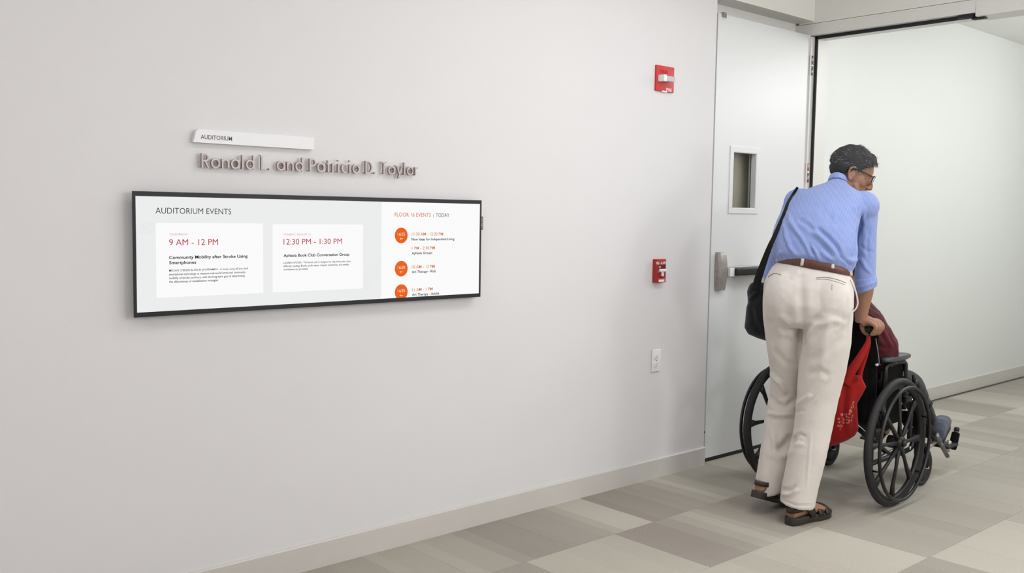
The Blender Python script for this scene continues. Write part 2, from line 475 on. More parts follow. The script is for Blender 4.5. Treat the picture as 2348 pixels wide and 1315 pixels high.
# strike block at the meeting point of the two leaves
bm = BM(); box(bm, XF+.012, XF+.046, 2.215, 2.30, 2.4185, 2.4345, .002); link('head_strike', bm, GASKET, fr)
bm = BM(); box(bm, XF+.03, XF+.07, 2.165, 2.232, 2.409, 2.4165, .002); link('strike_plate', bm, GASKET, fr)

# ------------------------------------------------------------------ open door leaf
DX0, DX1, DY0, DY1, DZ0, DZ1 = 4.286, 5.203, 3.160, 3.205, 0.022, 2.437
door = bpy.data.objects.new('door_1', None); C.objects.link(door); door.location = (DX1, DY0, 0); door['kind'] = 'structure'
g1 = on_y(1681, 350, DY0); g2 = on_y(1734, 350, DY0); gz1 = on_y(1700, 349.5, DY0).z; gz0 = on_y(1700, 478, DY0).z
gx0, gx1 = g1.x, g2.x
bm = BM()
box(bm, DX0, gx0, DY0, DY1, DZ0, DZ1); box(bm, gx1, DX1, DY0, DY1, DZ0, DZ1)
box(bm, gx0, gx1, DY0, DY1, DZ0, gz0); box(bm, gx0, gx1, DY0, DY1, gz1, DZ1)
for f_ in [f for f in bm.faces if abs(abs(f.normal.x)-1) < .01 and (abs(f.calc_center_median().x-gx0) < 1e-4 or abs(f.calc_center_median().x-gx1) < 1e-4) and f.calc_area() > .08]: bm.faces.remove(f_)
link('door_leaf', bm, DOORM, door, False)
# vision panel: raised frame, lining, glass
lk = []
bm = BM(); fw = .030
for a in ((gx0-fw, gx1+fw, gz1, gz1+fw), (gx0-fw, gx1+fw, gz0-fw, gz0), (gx0-fw, gx0, gz0, gz1), (gx1, gx1+fw, gz0, gz1)):
    box(bm, a[0], a[1], DY0-.006, DY0, a[2], a[3], .002)
vp = link('vision_panel_frame', bm, DOORM, door, False)
bm = BM()
box(bm, gx0, gx0+.003, DY0-.004, DY1, gz0, gz1); box(bm, gx1-.003, gx1, DY0-.004, DY1, gz0, gz1)
box(bm, gx0, gx1, DY0-.004, DY1, gz0, gz0+.003); box(bm, gx0, gx1, DY0-.004, DY1, gz1-.003, gz1)
link('panel_lining', bm, DOORM, vp, False)
GLASS = bpy.data.materials.new('clear glass'); GLASS.use_nodes = True
gb = GLASS.node_tree.nodes['Principled BSDF']; gb.inputs['Transmission Weight'].default_value = 1; gb.inputs['Roughness'].default_value = 0.02
gb.inputs['Base Color'].default_value = (.82, .80, .74, 1); gb.inputs['IOR'].default_value = 1.1
bm = BM(); box(bm, gx0+.003, gx1-.003, DY0+.030, DY0+.034, gz0+.003, gz1-.003); link('glass_pane', bm, GLASS, vp, False)
bm = BM(); box(bm, gx1-.0075, gx1-.003, DY0+.0285, DY0+.0295, gz0+.004, gz1-.004); link('glazing_bead', bm, GASKET, vp, False)
# sweep
bm = BM(); box(bm, DX0, DX1, DY0+.001, DY1-.001, 0.003, DZ0, 0); link('door_sweep', bm, GASKET, door, False)
# exit device
e0, e1, e2 = on_y(1637.5, 620, DY0), on_y(1652, 620, DY0-.062), on_y(1670, 620, DY0-.062)
zt, zb = on_y(1640, 579, DY0-.02).z, on_y(1640, 667, DY0-.02).z
ex = bpy.data.objects.new('exit_device', None); C.objects.link(ex); ex.location = (e0.x, DY0, zb); ex.parent = door; ex.matrix_parent_inverse = Matrix.Identity(4); ex.location = (e0.x-DX1, 0, zb)
# head housing: a rounded case, deeper in the middle
bm = BM()
hx0 = e0.x; dm = DY0-hx0/(on_y(1652, 620, 1).x); hx1 = on_y(1670.5, 620, DY0-dm).x; rings = []
for i in range(13):
    t = i/12; z = zb+(zt-zb)*t; dpt = dm*(.52+.48*math.sin(PI*(0.08+.84*t))**.7)
    ins = .010*(1-math.sin(PI*(0.02+.96*t))**.5)
    yb = DY0; yf = DY0-dpt
    rings.append([Vector(p) for p in ((hx0+ins, yb, z), (hx0+ins, yf+.014, z), (hx0+.004+ins, yf+.006, z), (hx0+.012, yf, z), (hx1-.010, yf, z), (hx1-.003, yf+.005, z), (hx1-ins*.3, yf+.014, z), (hx1-ins*.3, yb, z))])
loft(bm, rings); bmesh.ops.recalc_face_normals(bm, faces=bm.faces[:])
link('latch_housing', bm, STEELD, ex, False)
zb1, zb2 = 1.036, 1.082
b1 = on_y(1690, 624, DY0-.055)
zc = b1.z
bm = BM(); box(bm, hx1, DX1-.06, DY0-.034, DY0, zc-.026, zc+.028, .003); link('bar_rail', bm, STEEL, ex)
bm = BM(); box(bm, hx1+.002, on_y(1684, 620, DY0-.05).x, DY0-.052, DY0-.0345, zc-.024, zc+.022, .002); link('bar_end_cap', bm, WHITEP, ex)
bm = BM(); box(bm, on_y(1684, 620, DY0-.05).x+.001, DX1-.14, DY0-.066, DY0-.0345, zc-.021, zc+.019, .006); link('push_bar', bm, BLACKP, ex)
bm = BM(); box(bm, DX1-.139, DX1-.07, DY0-.055, DY0-.0345, zc-.022, zc+.020, .004); link('bar_end_cap', bm, STEEL, ex)
# hinges
for z, up, lo in ((on_y(1863, 152, DY0).z, STEEL, STEEL), (on_y(1856, 397, DY0).z, COPPER, STEEL), (0.32, STEEL, STEEL)):
    h = bpy.data.objects.new('hinge', None); C.objects.link(h); h.parent = door; h.location = (0, -.004, z)
    hw = .057
    for k, (za, zb_, mt_) in enumerate(((z+.0135, z+hw, up), (z-.012, z+.012, CHROME), (z-hw, z-.0135, lo))):
        bm = BM(); disc(bm, Vector((DX1+.006, DY0-.009, za)), ZV, .0075 if k != 1 else .0085, zb_-za, 14)
        link('hinge_knuckle', bm, mt_, h)
    bm = BM(); box(bm, DX1-.012, DX1+.004, DY0-.0035, DY0-.0002, z-hw, z+hw); link('hinge_leaf', bm, up, h, False)
# top latch and edge bolt
p = on_y(1661, 34, DY0-.01)
bm = BM(); box(bm, p.x-.010, p.x+.010, DY0-.018, DY0+.010, DZ1-.016, DZ1+.006, .003); box(bm, p.x-.006, p.x+.004, DY0-.024, DY0-.016, DZ1-.026, DZ1-.004, .002)
link('top_latch', bm, STEELD, door)
bm = BM(); disc(bm, Vector((XC, WY+.010, on_y(1614, 993, WY).z)), Vector((1, 0, 0)), .010, .014, 16, .007)
tag(link('door_bumper', bm, DARK), 'small dark rubber bumper at the wall end near the floor beside the open door', 'bumper')

# ------------------------------------------------------------------ fire strobe
SX0, SX1, SZ0, SZ1 = 3.748, 3.886, 1.974, 2.100
st = empty('fire_alarm_strobe', ((SX0+SX1)/2, WY, SZ0), 'red fire alarm strobe plate with clear flash lens, high on the wall', 'fire alarm')
bm = BM(); box(bm, SX0, SX1, WY-.012, WY, SZ0, SZ1, .004); link('back_plate', bm, RED, st)
zc = on_y(1525, 180, WY-.03).z; xl = on_y(1508.5, 180, WY-.0125).x; xr = on_y(1548, 180, WY-.05).x
bm = BM(); box(bm, xl, xl+.022, WY-.052, WY-.0125, zc-.017, zc+.015, .002); link('strobe_base', bm, WHITEP, st)
LENS = bpy.data.materials.new('strobe lens'); LENS.use_nodes = True
lb = LENS.node_tree.nodes['Principled BSDF']; lb.inputs['Transmission Weight'].default_value = .45; lb.inputs['Roughness'].default_value = .2; lb.inputs['Base Color'].default_value = (.93, .94, .97, 1)
nn = LENS.node_tree.nodes.new('ShaderNodeTexNoise'); nn.inputs['Scale'].default_value = 60; bb = LENS.node_tree.nodes.new('ShaderNodeBump'); bb.inputs['Strength'].default_value = .5
LENS.node_tree.links.new(nn.outputs[0], bb.inputs['Height']); LENS.node_tree.links.new(bb.outputs[0], lb.inputs['Normal'])
bm = BM(); box(bm, xl+.0225, xr, WY-.050, WY-.0125, zc-.015, zc+.012, .004); link('strobe_lens', bm, LENS, st)
bm = BM(); disc(bm, Vector((xl+.030, WY-.034, zc-.001)), Vector((1, 0, 0)), .005, .030, 12); link('flash_tube', bm, CHROME, st)
bm = BM()
for k in range(5): box(bm, SX0+.030+.012*k, SX0+.036+.012*k, WY-.0135, WY-.0121, zc+.028, zc+.045)
so = link('sounder_slot', bm, RED2, st, False); so['kind'] = 'stuff'
# a notch of clear plastic on the lower edge
bm = BM(); box(bm, SX0+.045, SX0+.082, WY-.013, WY-.006, SZ0-.003, SZ0+.004, .001); link('test_port', bm, WHITEP, st)

# ------------------------------------------------------------------ pull station
PYF = WY-.027
q0, q1 = on_y(1496.7, 594, WY), on_y(1527.8, 596, PYF)
PX0, PX1 = q0.x, q1.x; PZ1 = on_y(1512, 595, PYF).z; PZ0 = on_y(1512, 648.5, PYF).z
pl = empty('fire_pull_station', ((PX0+PX1)/2, WY, PZ0), 'red fire alarm pull box with white T handle above the wall outlet', 'fire alarm')
bm = BM(); box(bm, PX0, PX1, PYF, WY, PZ0, PZ1, .003); link('housing', bm, RED2, pl)
PW, PH = PX1-PX0, PZ1-PZ0
def prel(u, v): return (PX0+u*PW, PZ0+v*PH)
bm = BM(); a = prel(.24, .60); b = prel(.88, .76); box(bm, a[0], b[0], PYF-.0008, PYF+.002, a[1], b[1]); link('handle_recess', bm, mat('recess red', (.30, .04, .04), .6), pl, False)
bm = BM(); a = prel(.20, .47); b = prel(.84, .585); box(bm, a[0], b[0], PYF-.014, PYF-.001, a[1], b[1], .002); a = prel(.43, .27); b = prel(.60, .475); box(bm, a[0], b[0], PYF-.012, PYF-.001, a[1], b[1], .002)
link('pull_handle', bm, WHITEP, pl)
bm = BM(); a = prel(.30, .65); disc(bm, Vector((a[0], PYF+.001, a[1])), Vector((0, -1, 0)), .0075, .005, 16); link('key_lock', bm, STEEL, pl)
bm = BM(); a = prel(.42, .205); b = prel(.68, .26); box(bm, a[0], b[0], PYF-.0006, PYF+.002, a[1], b[1]); link('slot', bm, mat('recess red', (0, 0, 0)), pl, False)
bm = BM(); a = prel(.24, .03); b = prel(.84, .125); box(bm, a[0], b[0], PYF-.0012, PYF, a[1], b[1]); link('push_label', bm, WHITEP, pl, False)
bm = BM(); a = prel(.22, .155); b = prel(.9, .175); box(bm, a[0], b[0], PYF-.0008, PYF, a[1], b[1]); link('label_line', bm, mat('pink line', (.85, .5, .48)), pl, False)

# ------------------------------------------------------------------ outlet
OX0, OX1, OZ0, OZ1 = 3.779, 3.850, .557, .672
ou = empty('wall_outlet', ((OX0+OX1)/2, WY, OZ0), 'white duplex power outlet low on the wall', 'outlet')
bm = BM(); box(bm, OX0, OX1, WY-.006, WY, OZ0, OZ1, .003); link('cover_plate', bm, WHITEP, ou)
OC = (OX0+OX1)/2
for zc in ((OZ0+OZ1)/2+.0195, (OZ0+OZ1)/2-.0195):
    bm = BM(); loft(bm, [[Vector((OC+max(-.0165, min(.0165, .0175*math.cos(t))), y, zc+.0145*math.sin(t))) for t in [2*PI*i/28 for i in range(28)]] for y in (WY-.005, WY-.0095)])
    bmesh.ops.recalc_face_normals(bm, faces=bm.faces[:]); rc = link('receptacle', bm, WHITEP, ou, False)
    bm = BM(); box(bm, OC-.0075, OC-.0055, WY-.0099, WY-.009, zc-.002, zc+.006); link('slot', bm, DARK, rc, False)
    bm = BM(); box(bm, OC+.0055, OC+.0075, WY-.0099, WY-.009, zc-.002, zc+.005); link('slot', bm, DARK, rc, False)
    bm = BM(); disc(bm, Vector((OC, WY-.009, zc-.008)), Vector((0, -1, 0)), .0022, .0009, 12); link('slot', bm, DARK, rc, False)
bm = BM(); disc(bm, Vector((OC, WY-.0055, (OZ0+OZ1)/2)), Vector((0, -1, 0)), .0028, .002, 12); link('cover_screw', bm, STEEL, ou)

# ------------------------------------------------------------------ writing
def text_mesh(s, bold=0.0, ext=0.0):
    cu = bpy.data.curves.new('t', 'FONT'); cu.body = s; cu.size = 1.0; cu.offset = bold; cu.extrude = ext; cu.resolution_u = 3
    o = bpy.data.objects.new('t', cu); C.objects.link(o); dg = bpy.context.evaluated_depsgraph_get(); dg.update()
    me = bpy.data.meshes.new_from_object(o.evaluated_get(dg)); bpy.data.objects.remove(o); bpy.data.curves.remove(cu)
    return me
_h = get_co(text_mesh('H')); CAP = _h[:, 1].max()
def write(name, s, px0, py, px1, cap_px, y, mt, parent, bold=0.0, slope=0.0, offs=0.0003, zclip=None):
    """flat lettering on the plane at depth y, from px0 to px1, standing on py"""
    me = text_mesh(s, bold); co = get_co(me)
    a = on_y(px0, py, y); b = on_y(px1, py, y); t = on_y(px0, py-cap_px, y)
    w = b.x-a.x; h = t.z-a.z
    x0, x1 = co[:, 0].min(), co[:, 0].max()
    out = np.empty_like(co)
    out[:, 0] = a.x+(co[:, 0]-x0)/(x1-x0)*w; out[:, 1] = y-offs; out[:, 2] = a.z+co[:, 1]/CAP*h+(out[:, 0]-a.x)*slope
    set_co(me, out)
    return link(name, me, mt, parent, False)

# fire words
PWHITE = mat('painted lettering', (.95, .93, .92), .5)
write('lettering', 'FIRE', 1527.5, 209.5, 1540, 7.5, WY-.012, PWHITE, st, .012)
write('lettering', 'FIRE - ALARM', 1504.5, 607, 1527.3, 6, PYF, PWHITE, pl, .015)
write('lettering', 'PULL', 1508, 626, 1525, 3.2, PYF-.0141, mat('grey ink', (.6, .6, .62)), pl)

# ------------------------------------------------------------------ auditorium plaque
PLQ = mat('plaque white', (.93, .93, .945), .4, var=.005)
c = [on_y(443.8, 327, WY-.02), on_y(720.2, 342.8, WY-.02), on_y(720.2, 314.5, WY-.02), on_y(452, 297.2, WY-.02), on_y(446, 300, WY-.02)]
z0 = (c[0].z+c[1].z)/2; z1 = (c[2].z+c[3].z)/2
poly = [(c[0].x, z0), (c[1].x, z0), (c[1].x, z1), (c[0].x+.020, z1), (c[0].x+.012, z1-.004), (c[0].x+.008, z1-.011)]
bm = BM(); loft(bm, [[Vector((x, y, z)) for x, z in poly] for y in (WY, WY-.020)]); bmesh.ops.recalc_face_normals(bm, faces=bm.faces[:])
pq = empty('room_plaque', ((c[0].x+c[1].x)/2, WY, z0), 'long white plaque with a slanted end reading AUDITORIUM', 'sign')
link('plaque_body', bm, PLQ, pq, False)
write('lettering', 'AUDITORIUM', 460.3, 318.5, 532, 9.6, WY-.020, mat('taupe ink', (.42, .38, .38), .6), pq, .010)

# ------------------------------------------------------------------ raised name lettering
LETM = mat('brushed letter metal', (.66, .62, .61), .42, .5, var=.04, scale=20)
def arc(cx, cy, r_, a0, a1, n=14, ry=None):
    ry = ry or r_
    return [(cx+r_*math.cos(math.radians(a0+(a1-a0)*i/n)), cy+ry*math.sin(math.radians(a0+(a1-a0)*i/n))) for i in range(n+1)]
XH = .68
def bowl(cx, r_=.30): return arc(cx, .34, r_, 0, 360, 24, .30)
GL = {  # strokes, width
    'R': ([[(.06, 0), (.06, 1)], [(.06, .95)]+arc(.30, .72, .23, 90, -90)+[(.06, .49)], [(.28, .49), (.56, 0)]], .62),
    'o': ([bowl(.34)], .70),
    'n': ([[(.06, 0), (.06, XH)], [(.06, .36)]+arc(.30, .38, .24, 165, 0)+[(.54, 0)]], .62),
    'a': ([bowl(.34), [(.64, 0), (.64, XH)]], .74),
    'l': ([[(.06, 0), (.06, 1.02)]], .20),
    'd': ([bowl(.34), [(.64, 0), (.64, 1.02)]], .76),
    'L': ([[(.06, 1), (.06, .05), (.46, .05)]], .52),
    '.': ([[(.06, 0), (.06, .13)]], .18),
    'P': ([[(.06, 0), (.06, 1)], [(.06, .95)]+arc(.30, .71, .24, 90, -90)+[(.06, .47)]], .58),
    't': ([[(.14, 0), (.14, .92)], [(0, .64), (.32, .64)]], .36),
    'r': ([[(.06, 0), (.06, XH)], [(.06, .36)]+arc(.27, .40, .22, 160, 70)], .40),
    'i': ([[(.06, 0), (.06, XH)], [(.06, .86), (.06, .99)]], .20),
    'c': ([arc(.36, .34, .30, 48, 312, 18, .30)], .62),
    'D': ([[(.06, 0), (.06, 1)], [(.06, .95), (.22, .95)]+arc(.24, .50, .42, 88, -88, 16, .45)+[(.06, .05)]], .76),
    'T': ([[(.30, 0), (.30, .95)], [(0, .95), (.60, .95)]], .62),
    'y': ([[(.02, XH), (.30, .04)], [(.56, XH), (.18, -.30)]], .60),
}
def stroke_mesh(bm, pts, w, y0, y1, X, Z):
    P = [Vector((a, b)) for a, b in pts]; n = len(P); closed = (P[0]-P[-1]).length < 1e-4
    if closed: P = P[:-1]; n -= 1
    L_, R_ = [], []
    for i in range(n):
        a = P[i-1] if (closed or i > 0) else P[i]; b = P[(i+1) % n] if (closed or i < n-1) else P[i]
        t = (b-a).normalized(); nn_ = Vector((-t.y, t.x))
        if 0 < i < n-1 and not closed:
            t1 = (P[i]-P[i-1]).normalized(); s = w/2/max(.5, abs(nn_.dot(Vector((-t1.y, t1.x)))))
        else: s = w/2
        L_.append(P[i]+nn_*s); R_.append(P[i]-nn_*s)
    rings = [[Vector((X(l), y1, Z(l))), Vector((X(r_), y1, Z(r_))), Vector((X(r_), y0, Z(r_))), Vector((X(l), y0, Z(l)))] for l, r_ in zip(L_, R_)]
    if closed:
        rows = [[bm.verts.new(p) for p in r_] for r_ in rings]
        for i in range(n):
            A, B_ = rows[i], rows[(i+1) % n]
            for j in range(4): bm.faces.new((A[j], A[(j+1) % 4], B_[(j+1) % 4], B_[j]))
    else: loft(bm, rings)
NAME = 'Ronald L. and Patricia D. Taylor'
gap, space = .15, .38
tot = sum((GL[ch][1]+gap) if ch != ' ' else space for ch in NAME)-gap
LX0, LX1 = 1.392, 2.291; LB0, LB1, LH = 1.4915, 1.499, .0475
ux = (LX1-LX0)/tot
nm = empty('raised_name_lettering', ((LX0+LX1)/2, WY, LB0), 'row of raised silver letters on the wall between plaque and display', 'lettering')
cur = 0.0
for ch in NAME:
    if ch == ' ': cur += space; continue
    strokes, adv = GL[ch]; bm = BM(); c0 = cur
    X = lambda p: LX0+(c0+p[0])*ux
    Z = lambda p: LB0+(LB1-LB0)*((c0+p[0])/tot)+p[1]*LH
    for k, s in enumerate(strokes): stroke_mesh(bm, s, .118, WY-.020+.0004*k, WY-.009, X, Z)
    for f_ in (-1,):
        p0 = strokes[0][0]; disc(bm, Vector((X(p0), WY, Z((p0[0], p0[1]+.06)))), Vector((0, -1, 0)), .0018, .011, 8)
    bmesh.ops.recalc_face_normals(bm, faces=bm.faces[:])
    link('letter', bm, LETM, nm, False)
    cur += adv+gap

# ------------------------------------------------------------------ the display
SY = WY-.040
k0, k1, k2, k3 = on_y(305, 436, SY), on_y(1103, 461.5, SY), on_y(1103, 682, SY), on_y(308, 728, SY)
BX0, BX1, BZ0, BZ1 = (k0.x+k3.x)/2, (k1.x+k2.x)/2, (k2.z+k3.z)/2, (k0.z+k1.z)/2
i0, i1, i2, i3 = on_y(312, 448, SY), on_y(1099.5, 469.5, SY), on_y(1100, 673.5, SY), on_y(313, 717, SY)
IX0, IX1, IZ0, IZ1 = (i0.x+i3.x)/2, (i1.x+i2.x)/2, (i2.z+i3.z)/2, (i0.z+i1.z)/2
dp = empty('wall_display', ((BX0+BX1)/2, WY, BZ0), 'long stretched black framed display showing auditorium events', 'display')
bm = BM()
for a in ((BX0, BX1, IZ1, BZ1), (BX0, BX1, BZ0, IZ0), (BX0, IX0, IZ0, IZ1), (IX1, BX1, IZ0, IZ1)):
    box(bm, a[0], a[1], SY, SY+.008, a[2], a[3])
link('bezel', bm, BEZEL, dp, False)
bm = BM(); box(bm, BX0+.014, BX1-.004, SY+.008, SY+.026, BZ0+.012, BZ1-.012, .003); link('display_back', bm, BEZEL, dp)
bm = BM(); box(bm, BX0+.25, BX1-.25, SY+.026, WY, BZ0+.08, BZ1-.08); link('wall_bracket', bm, BLACKP, dp, False)
SGREY = print_mat('screen grey', (.938, .94, .941)); SWHITE = print_mat('screen white', (.995, .995, .995))
bm = BM(); box(bm, IX0, IX1, SY+.002, SY+.0078, IZ0, IZ1); scr = link('screen', bm, SGREY, dp, False)
TY_ = SY+.0018
def panel(name, x0, z0, x1, z1, mt, dy=0.0):
    bm = BM(); y = TY_-dy
    v = [bm.verts.new(p) for p in ((x0, y, z0), (x1, y, z0), (x1, y, z1), (x0, y, z1))]; bm.faces.new(v)
    return link(name, bm, mt, scr, False)
def rect_px(a, b): p, q = on_y(*a, TY_), on_y(*b, TY_); return p, q
xr = on_y(874.5, 570, TY_).x
panel('events_panel', xr, IZ0, IX1, IZ1, SWHITE)
def card(tl, tr, br, bl):
    p = [on_y(*q, TY_) for q in (tl, tr, br, bl)]
    panel('event_card', (p[0].x+p[3].x)/2, (p[2].z+p[3].z)/2, (p[1].x+p[2].x)/2, (p[0].z+p[1].z)/2, SWHITE)
card((357.5, 511), (603, 513.5), (604, 672.5), (358.5, 683.5)); card((624.5, 513.5), (831.5, 516), (833, 662), (625.5, 671))
INK = print_mat('screen ink', (.16, .16, .18)); INKB = print_mat('screen bold ink', (.05, .05, .06)); CRIM = print_mat('screen crimson', (.74, .20, .27)); PINK = print_mat('screen pink', (.80, .60, .62))
ORG = print_mat('screen orange', (.93, .40, .13)); ORT = print_mat('screen orange text', (.84, .45, .25)); GRY = print_mat('screen grey text', (.33, .33, .34)); WAVE = print_mat('screen wave', (.89, .89, .895)); WTX = print_mat('screen white text', (.99, .90, .84))
def sw(s, x0, y, x1, cap, mt, bold=0.0, d=0.0006): write('screen_text', s, x0, y, x1, cap, TY_, mt, scr, bold, offs=d)
sw('AUDITORIUM EVENTS', 356.5, 490.0, 530, 13.6, INK, -.004)
sw('TOMORROW', 387.7, 540.4, 430.4, 4.9, PINK, 0)
sw('9 AM - 12 PM', 387.7, 563.0, 500, 13.8, CRIM, 0)
sw('Community Mobility after Stroke Using', 387.7, 594.5, 567.5, 7, INKB, .022)
sw('Smartphones', 387.7, 606.5, 449.7, 7, INKB, .022)
sw("MEGAN O'BRIEN & ARUN JAYARAMAN - A study using off-the-shelf", 387.7, 623.5, 568.7, 5, INK, .004)
sw('smartphone technology to measure real-world home and community', 387.7, 632.2, 562.8, 4.8, INK, .014)
sw('mobility of stroke survivors, with the long-term goal of determining', 387.7, 640.8, 561, 4.8, INK, .014)
sw('the effectiveness of rehabilitation strategies.', 387.7, 649.3, 501, 4.8, INK, .014)
sw('MONDAY, AUGUST 15', 650, 540.2, 712, 4.6, PINK, 0)
sw('12:30 PM - 1:30 PM', 650, 561.3, 784, 13, CRIM, 0)
sw('Aphasia Book Club Conversation Group', 650, 589.6, 801, 6.4, INKB, .022)
sw('LAUREN WONG - This book club is designed to help those who have', 650, 605.4, 803.5, 4.4, INK, .008)
sw('difficulty reading. Books, audio tapes, chapter summaries, and weekly', 650, 613.0, 800, 4.3, INK, .012)
sw('worksheets are provided.', 650, 620.6, 706, 4.3, INK, .012)
sw('FLOOR 16 EVENTS', 904.9, 496.6, 987.7, 8.8, ORT, .004)
sw('|', 993, 497.6, 994, 7, ORT, 0)
sw('TODAY', 999, 497.8, 1030, 8.6, GRY, 0)
for cy_, lab in ((540.3, '1625'), (616.6, '1630'), (670.4, '1635')):
    cc = on_y(920, cy_, TY_); rr = (on_y(934.8, cy_, TY_).x-on_y(905.2, cy_, TY_).x)/2
    bm = BM(); vs_ = []
    for i in range(48):
        t = 2*PI*i/48; vs_.append(bm.verts.new((cc.x+rr*math.cos(t), TY_-.0003, max(IZ0+.0001, cc.z+rr*math.sin(t)))))
    bm.faces.new(vs_); link('room_badge', bm, ORG, scr, False)
    sw(lab, 911.6, cy_+.6, 928.2, 6.6, WTX, 0, .0008)
    a0, a1 = on_y(916.3, cy_+7.6, TY_), on_y(923.6, cy_+7.5, TY_)
    bm = BM(); zz = a0.z; e = .0008
    for q in (((a0.x, zz-e), (a1.x, zz-e), (a1.x, zz+e), (a0.x, zz+e)), ((a0.x, zz), (a0.x+.006, zz+.0045), (a0.x+.006, zz+.0028), (a0.x+.0022, zz)), ((a0.x, zz), (a0.x+.006, zz-.0045), (a0.x+.006, zz-.0028), (a0.x+.0022, zz))):
        bm.faces.new([bm.verts.new((x, TY_-.0008, z)) for x, z in q])
    link('direction_arrow', bm, WTX, scr, False)
sw('11:30 AM - 12:30 PM', 944.2, 540.7, 1015.6, 7, ORT, .006); sw('New Ideas for Independent Living', 943.6, 551.9, 1041.6, 5.6, INKB, .016)
sw('1 PM - 2:30 PM', 944.2, 573.0, 996.8, 7, ORT, .006); sw('Aphasia Groups', 944, 583.6, 991, 5.6, INKB, .016)
sw('10 AM - 12 PM', 944.2, 616.2, 996.5, 7, ORT, .006); sw('Art Therapy - Kids', 944, 626.7, 999, 5.6, INKB, .016)
sw('11 AM - 1 PM', 944.8, 668.6, 991.7, 7, ORT, .006); sw('Art Therapy - Adults', 944.5, 679.1, 1006.5, 5.6, INKB, .016)
def wave(pts):
    bm = BM(); P = smooth_path([Vector((p[0], p[1], 0)) for p in pts], 6); last = None
    for p in P:
        a = on_y(p.x, p.y-.35, TY_); b = on_y(p.x, p.y+.35, TY_); cur_ = (bm.verts.new((a.x, TY_+.0001-.0002, a.z)), bm.verts.new((b.x, TY_+.0001-.0002, b.z)))
        if last: bm.faces.new((last[0], cur_[0], cur_[1], last[1]))
        last = cur_
    link('wave_line', bm, WAVE, scr, False)
for k in range(7):
    wave([(314, 512+4.2*k), (330, 510+4.6*k-.8*k), (345, 511+4*k), (357, 512.5+3.4*k+.35*k*k*.4)])
for k in range(7):
    wave([(834, 663-5.5*k), (845, 660-7*k), (858, 645-6*k), (866, 636-5.2*k), (874, 634-6.2*k)])
# maker's tag on the right end
tz0, tz1 = on_y(1103, 527, SY).z, on_y(1103, 497, SY).z; tx1 = on_y(1109.5, 512, SY).x
bm = BM(); box(bm, BX1, tx1, SY+.004, SY+.016, tz0, tz1, .002); tg = link('maker_tag', bm, GASKET, dp, False)
me = text_mesh('SAMSUNG', .01); co = get_co(me); out = np.empty_like(co)
out[:, 2] = tz0+.004+(co[:, 0]-co[:, 0].min())/np.ptp(co[:, 0])*(tz1-tz0-.008)
out[:, 0] = tx1-.0035-(co[:, 1]-co[:, 1].min())/np.ptp(co[:, 1])*(tx1-BX1-.006); out[:, 1] = SY+.0036
set_co(me, out); link('maker_name', me, mat('tag white', (.85, .85, .85)), tg, False)
#@@PEOPLE
# ------------------------------------------------------------------ wheelchair
HX, HY = math.cos(.035), math.sin(.035)
HV = Vector((HX, HY, 0)); SV = Vector((-HY, HX, 0)); WO = Vector((4.342, 2.106, 0))
def W(u, v, z): return WO+HV*u+SV*v+ZV*z
wc = empty('wheelchair', WO+SV*.314, 'black self-propelled wheelchair with large spoked wheels, pushed through the doorway', 'wheelchair')
def wheel(v, out):
    c = W(0, v, .306); n = 56
    def circ(r_, dv): return [c+SV*dv+HV*(r_*math.cos(2*PI*i/n))+ZV*(r_*math.sin(2*PI*i/n)) for i in range(n)]
    bm = BM(); tube(bm, circ(.2885, 0), .0172, 10, closed=True); ty = link('tyre', bm, BLACKR, wc)
    bm = BM(); tube(bm, circ(.268, 0), .0125, 8, closed=True); rim = link('wheel_rim', bm, BLACKP, wc)
    bm = BM(); disc(bm, c-SV*.034, SV, .030, .068, 24); disc(bm, c+SV*out*.034, SV*out, .017, .014, 20, .012); link('hub', bm, BLACKP, rim)
    for k in range(8):
        a = math.radians(-94+45*k); d = HV*math.cos(a)+ZV*math.sin(a); q = d.cross(SV)
        bm = BM(); loft(bm, [ring(c+d*.018+SV*out*.016, q, SV, .012, .010, 8, 3), ring(c+d*.12+SV*out*.010, q, SV, .0085, .007, 8, 3), ring(c+d*.21, q, SV, .012, .008, 8, 3), ring(c+d*.266, q, SV, .024, .009, 8, 3)])
        link('spoke', bm, BLACKP, rim)
    bm = BM(); tube(bm, circ(.266, out*.046), .0085, 8, closed=True); hr = link('hand_rim', bm, FRAMEB, wc)
    for k in range(6):
        a = math.radians(20+60*k); d = HV*math.cos(a)+ZV*math.sin(a)
        bm = BM(); tube(bm, [c+d*.268+SV*out*.008, c+d*.268+SV*out*.030, c+d*.266+SV*out*.044], .0045, 6); link('rim_tab', bm, FRAMEB, hr)
wheel(0, -1); wheel(.628, 1)
def caster(v):
    c = W(.452, v, .100); n = 36
    bm = BM(); tube(bm, [c+HV*(.084*math.cos(2*PI*i/n))+ZV*(.084*math.sin(2*PI*i/n)) for i in range(n)], .0158, 10, closed=True); cw = link('caster_wheel', bm, BLACKR, wc)
    bm = BM(); disc(bm, c-SV*.012, SV, .074, .024, 28); disc(bm, c-SV*.020, SV, .022, .040, 16); link('caster_hub', bm, BLACKP, cw)
    bm = BM(); disc(bm, c-SV*.036, SV, .008, .072, 12); link('axle_bolt', bm, CHROME, cw)
    bm = BM()
    for s in (-.027, .027): tube(bm, [c+SV*s, c+SV*s+ZV*.07-HV*.010, c+SV*s*.9+ZV*.112-HV*.024], [.011, .013, .012], 8)
    obox(bm, c+ZV*.118-HV*.026, HV, SV, ZV, .034, .064, .014, .004); link('caster_fork', bm, FRAMEB, cw)
    bm = BM(); disc(bm, c+ZV*.122-HV*.026, ZV, .017, .13, 16); link('stem_housing', bm, FRAMEB, wc)
caster(.060); caster(.568)
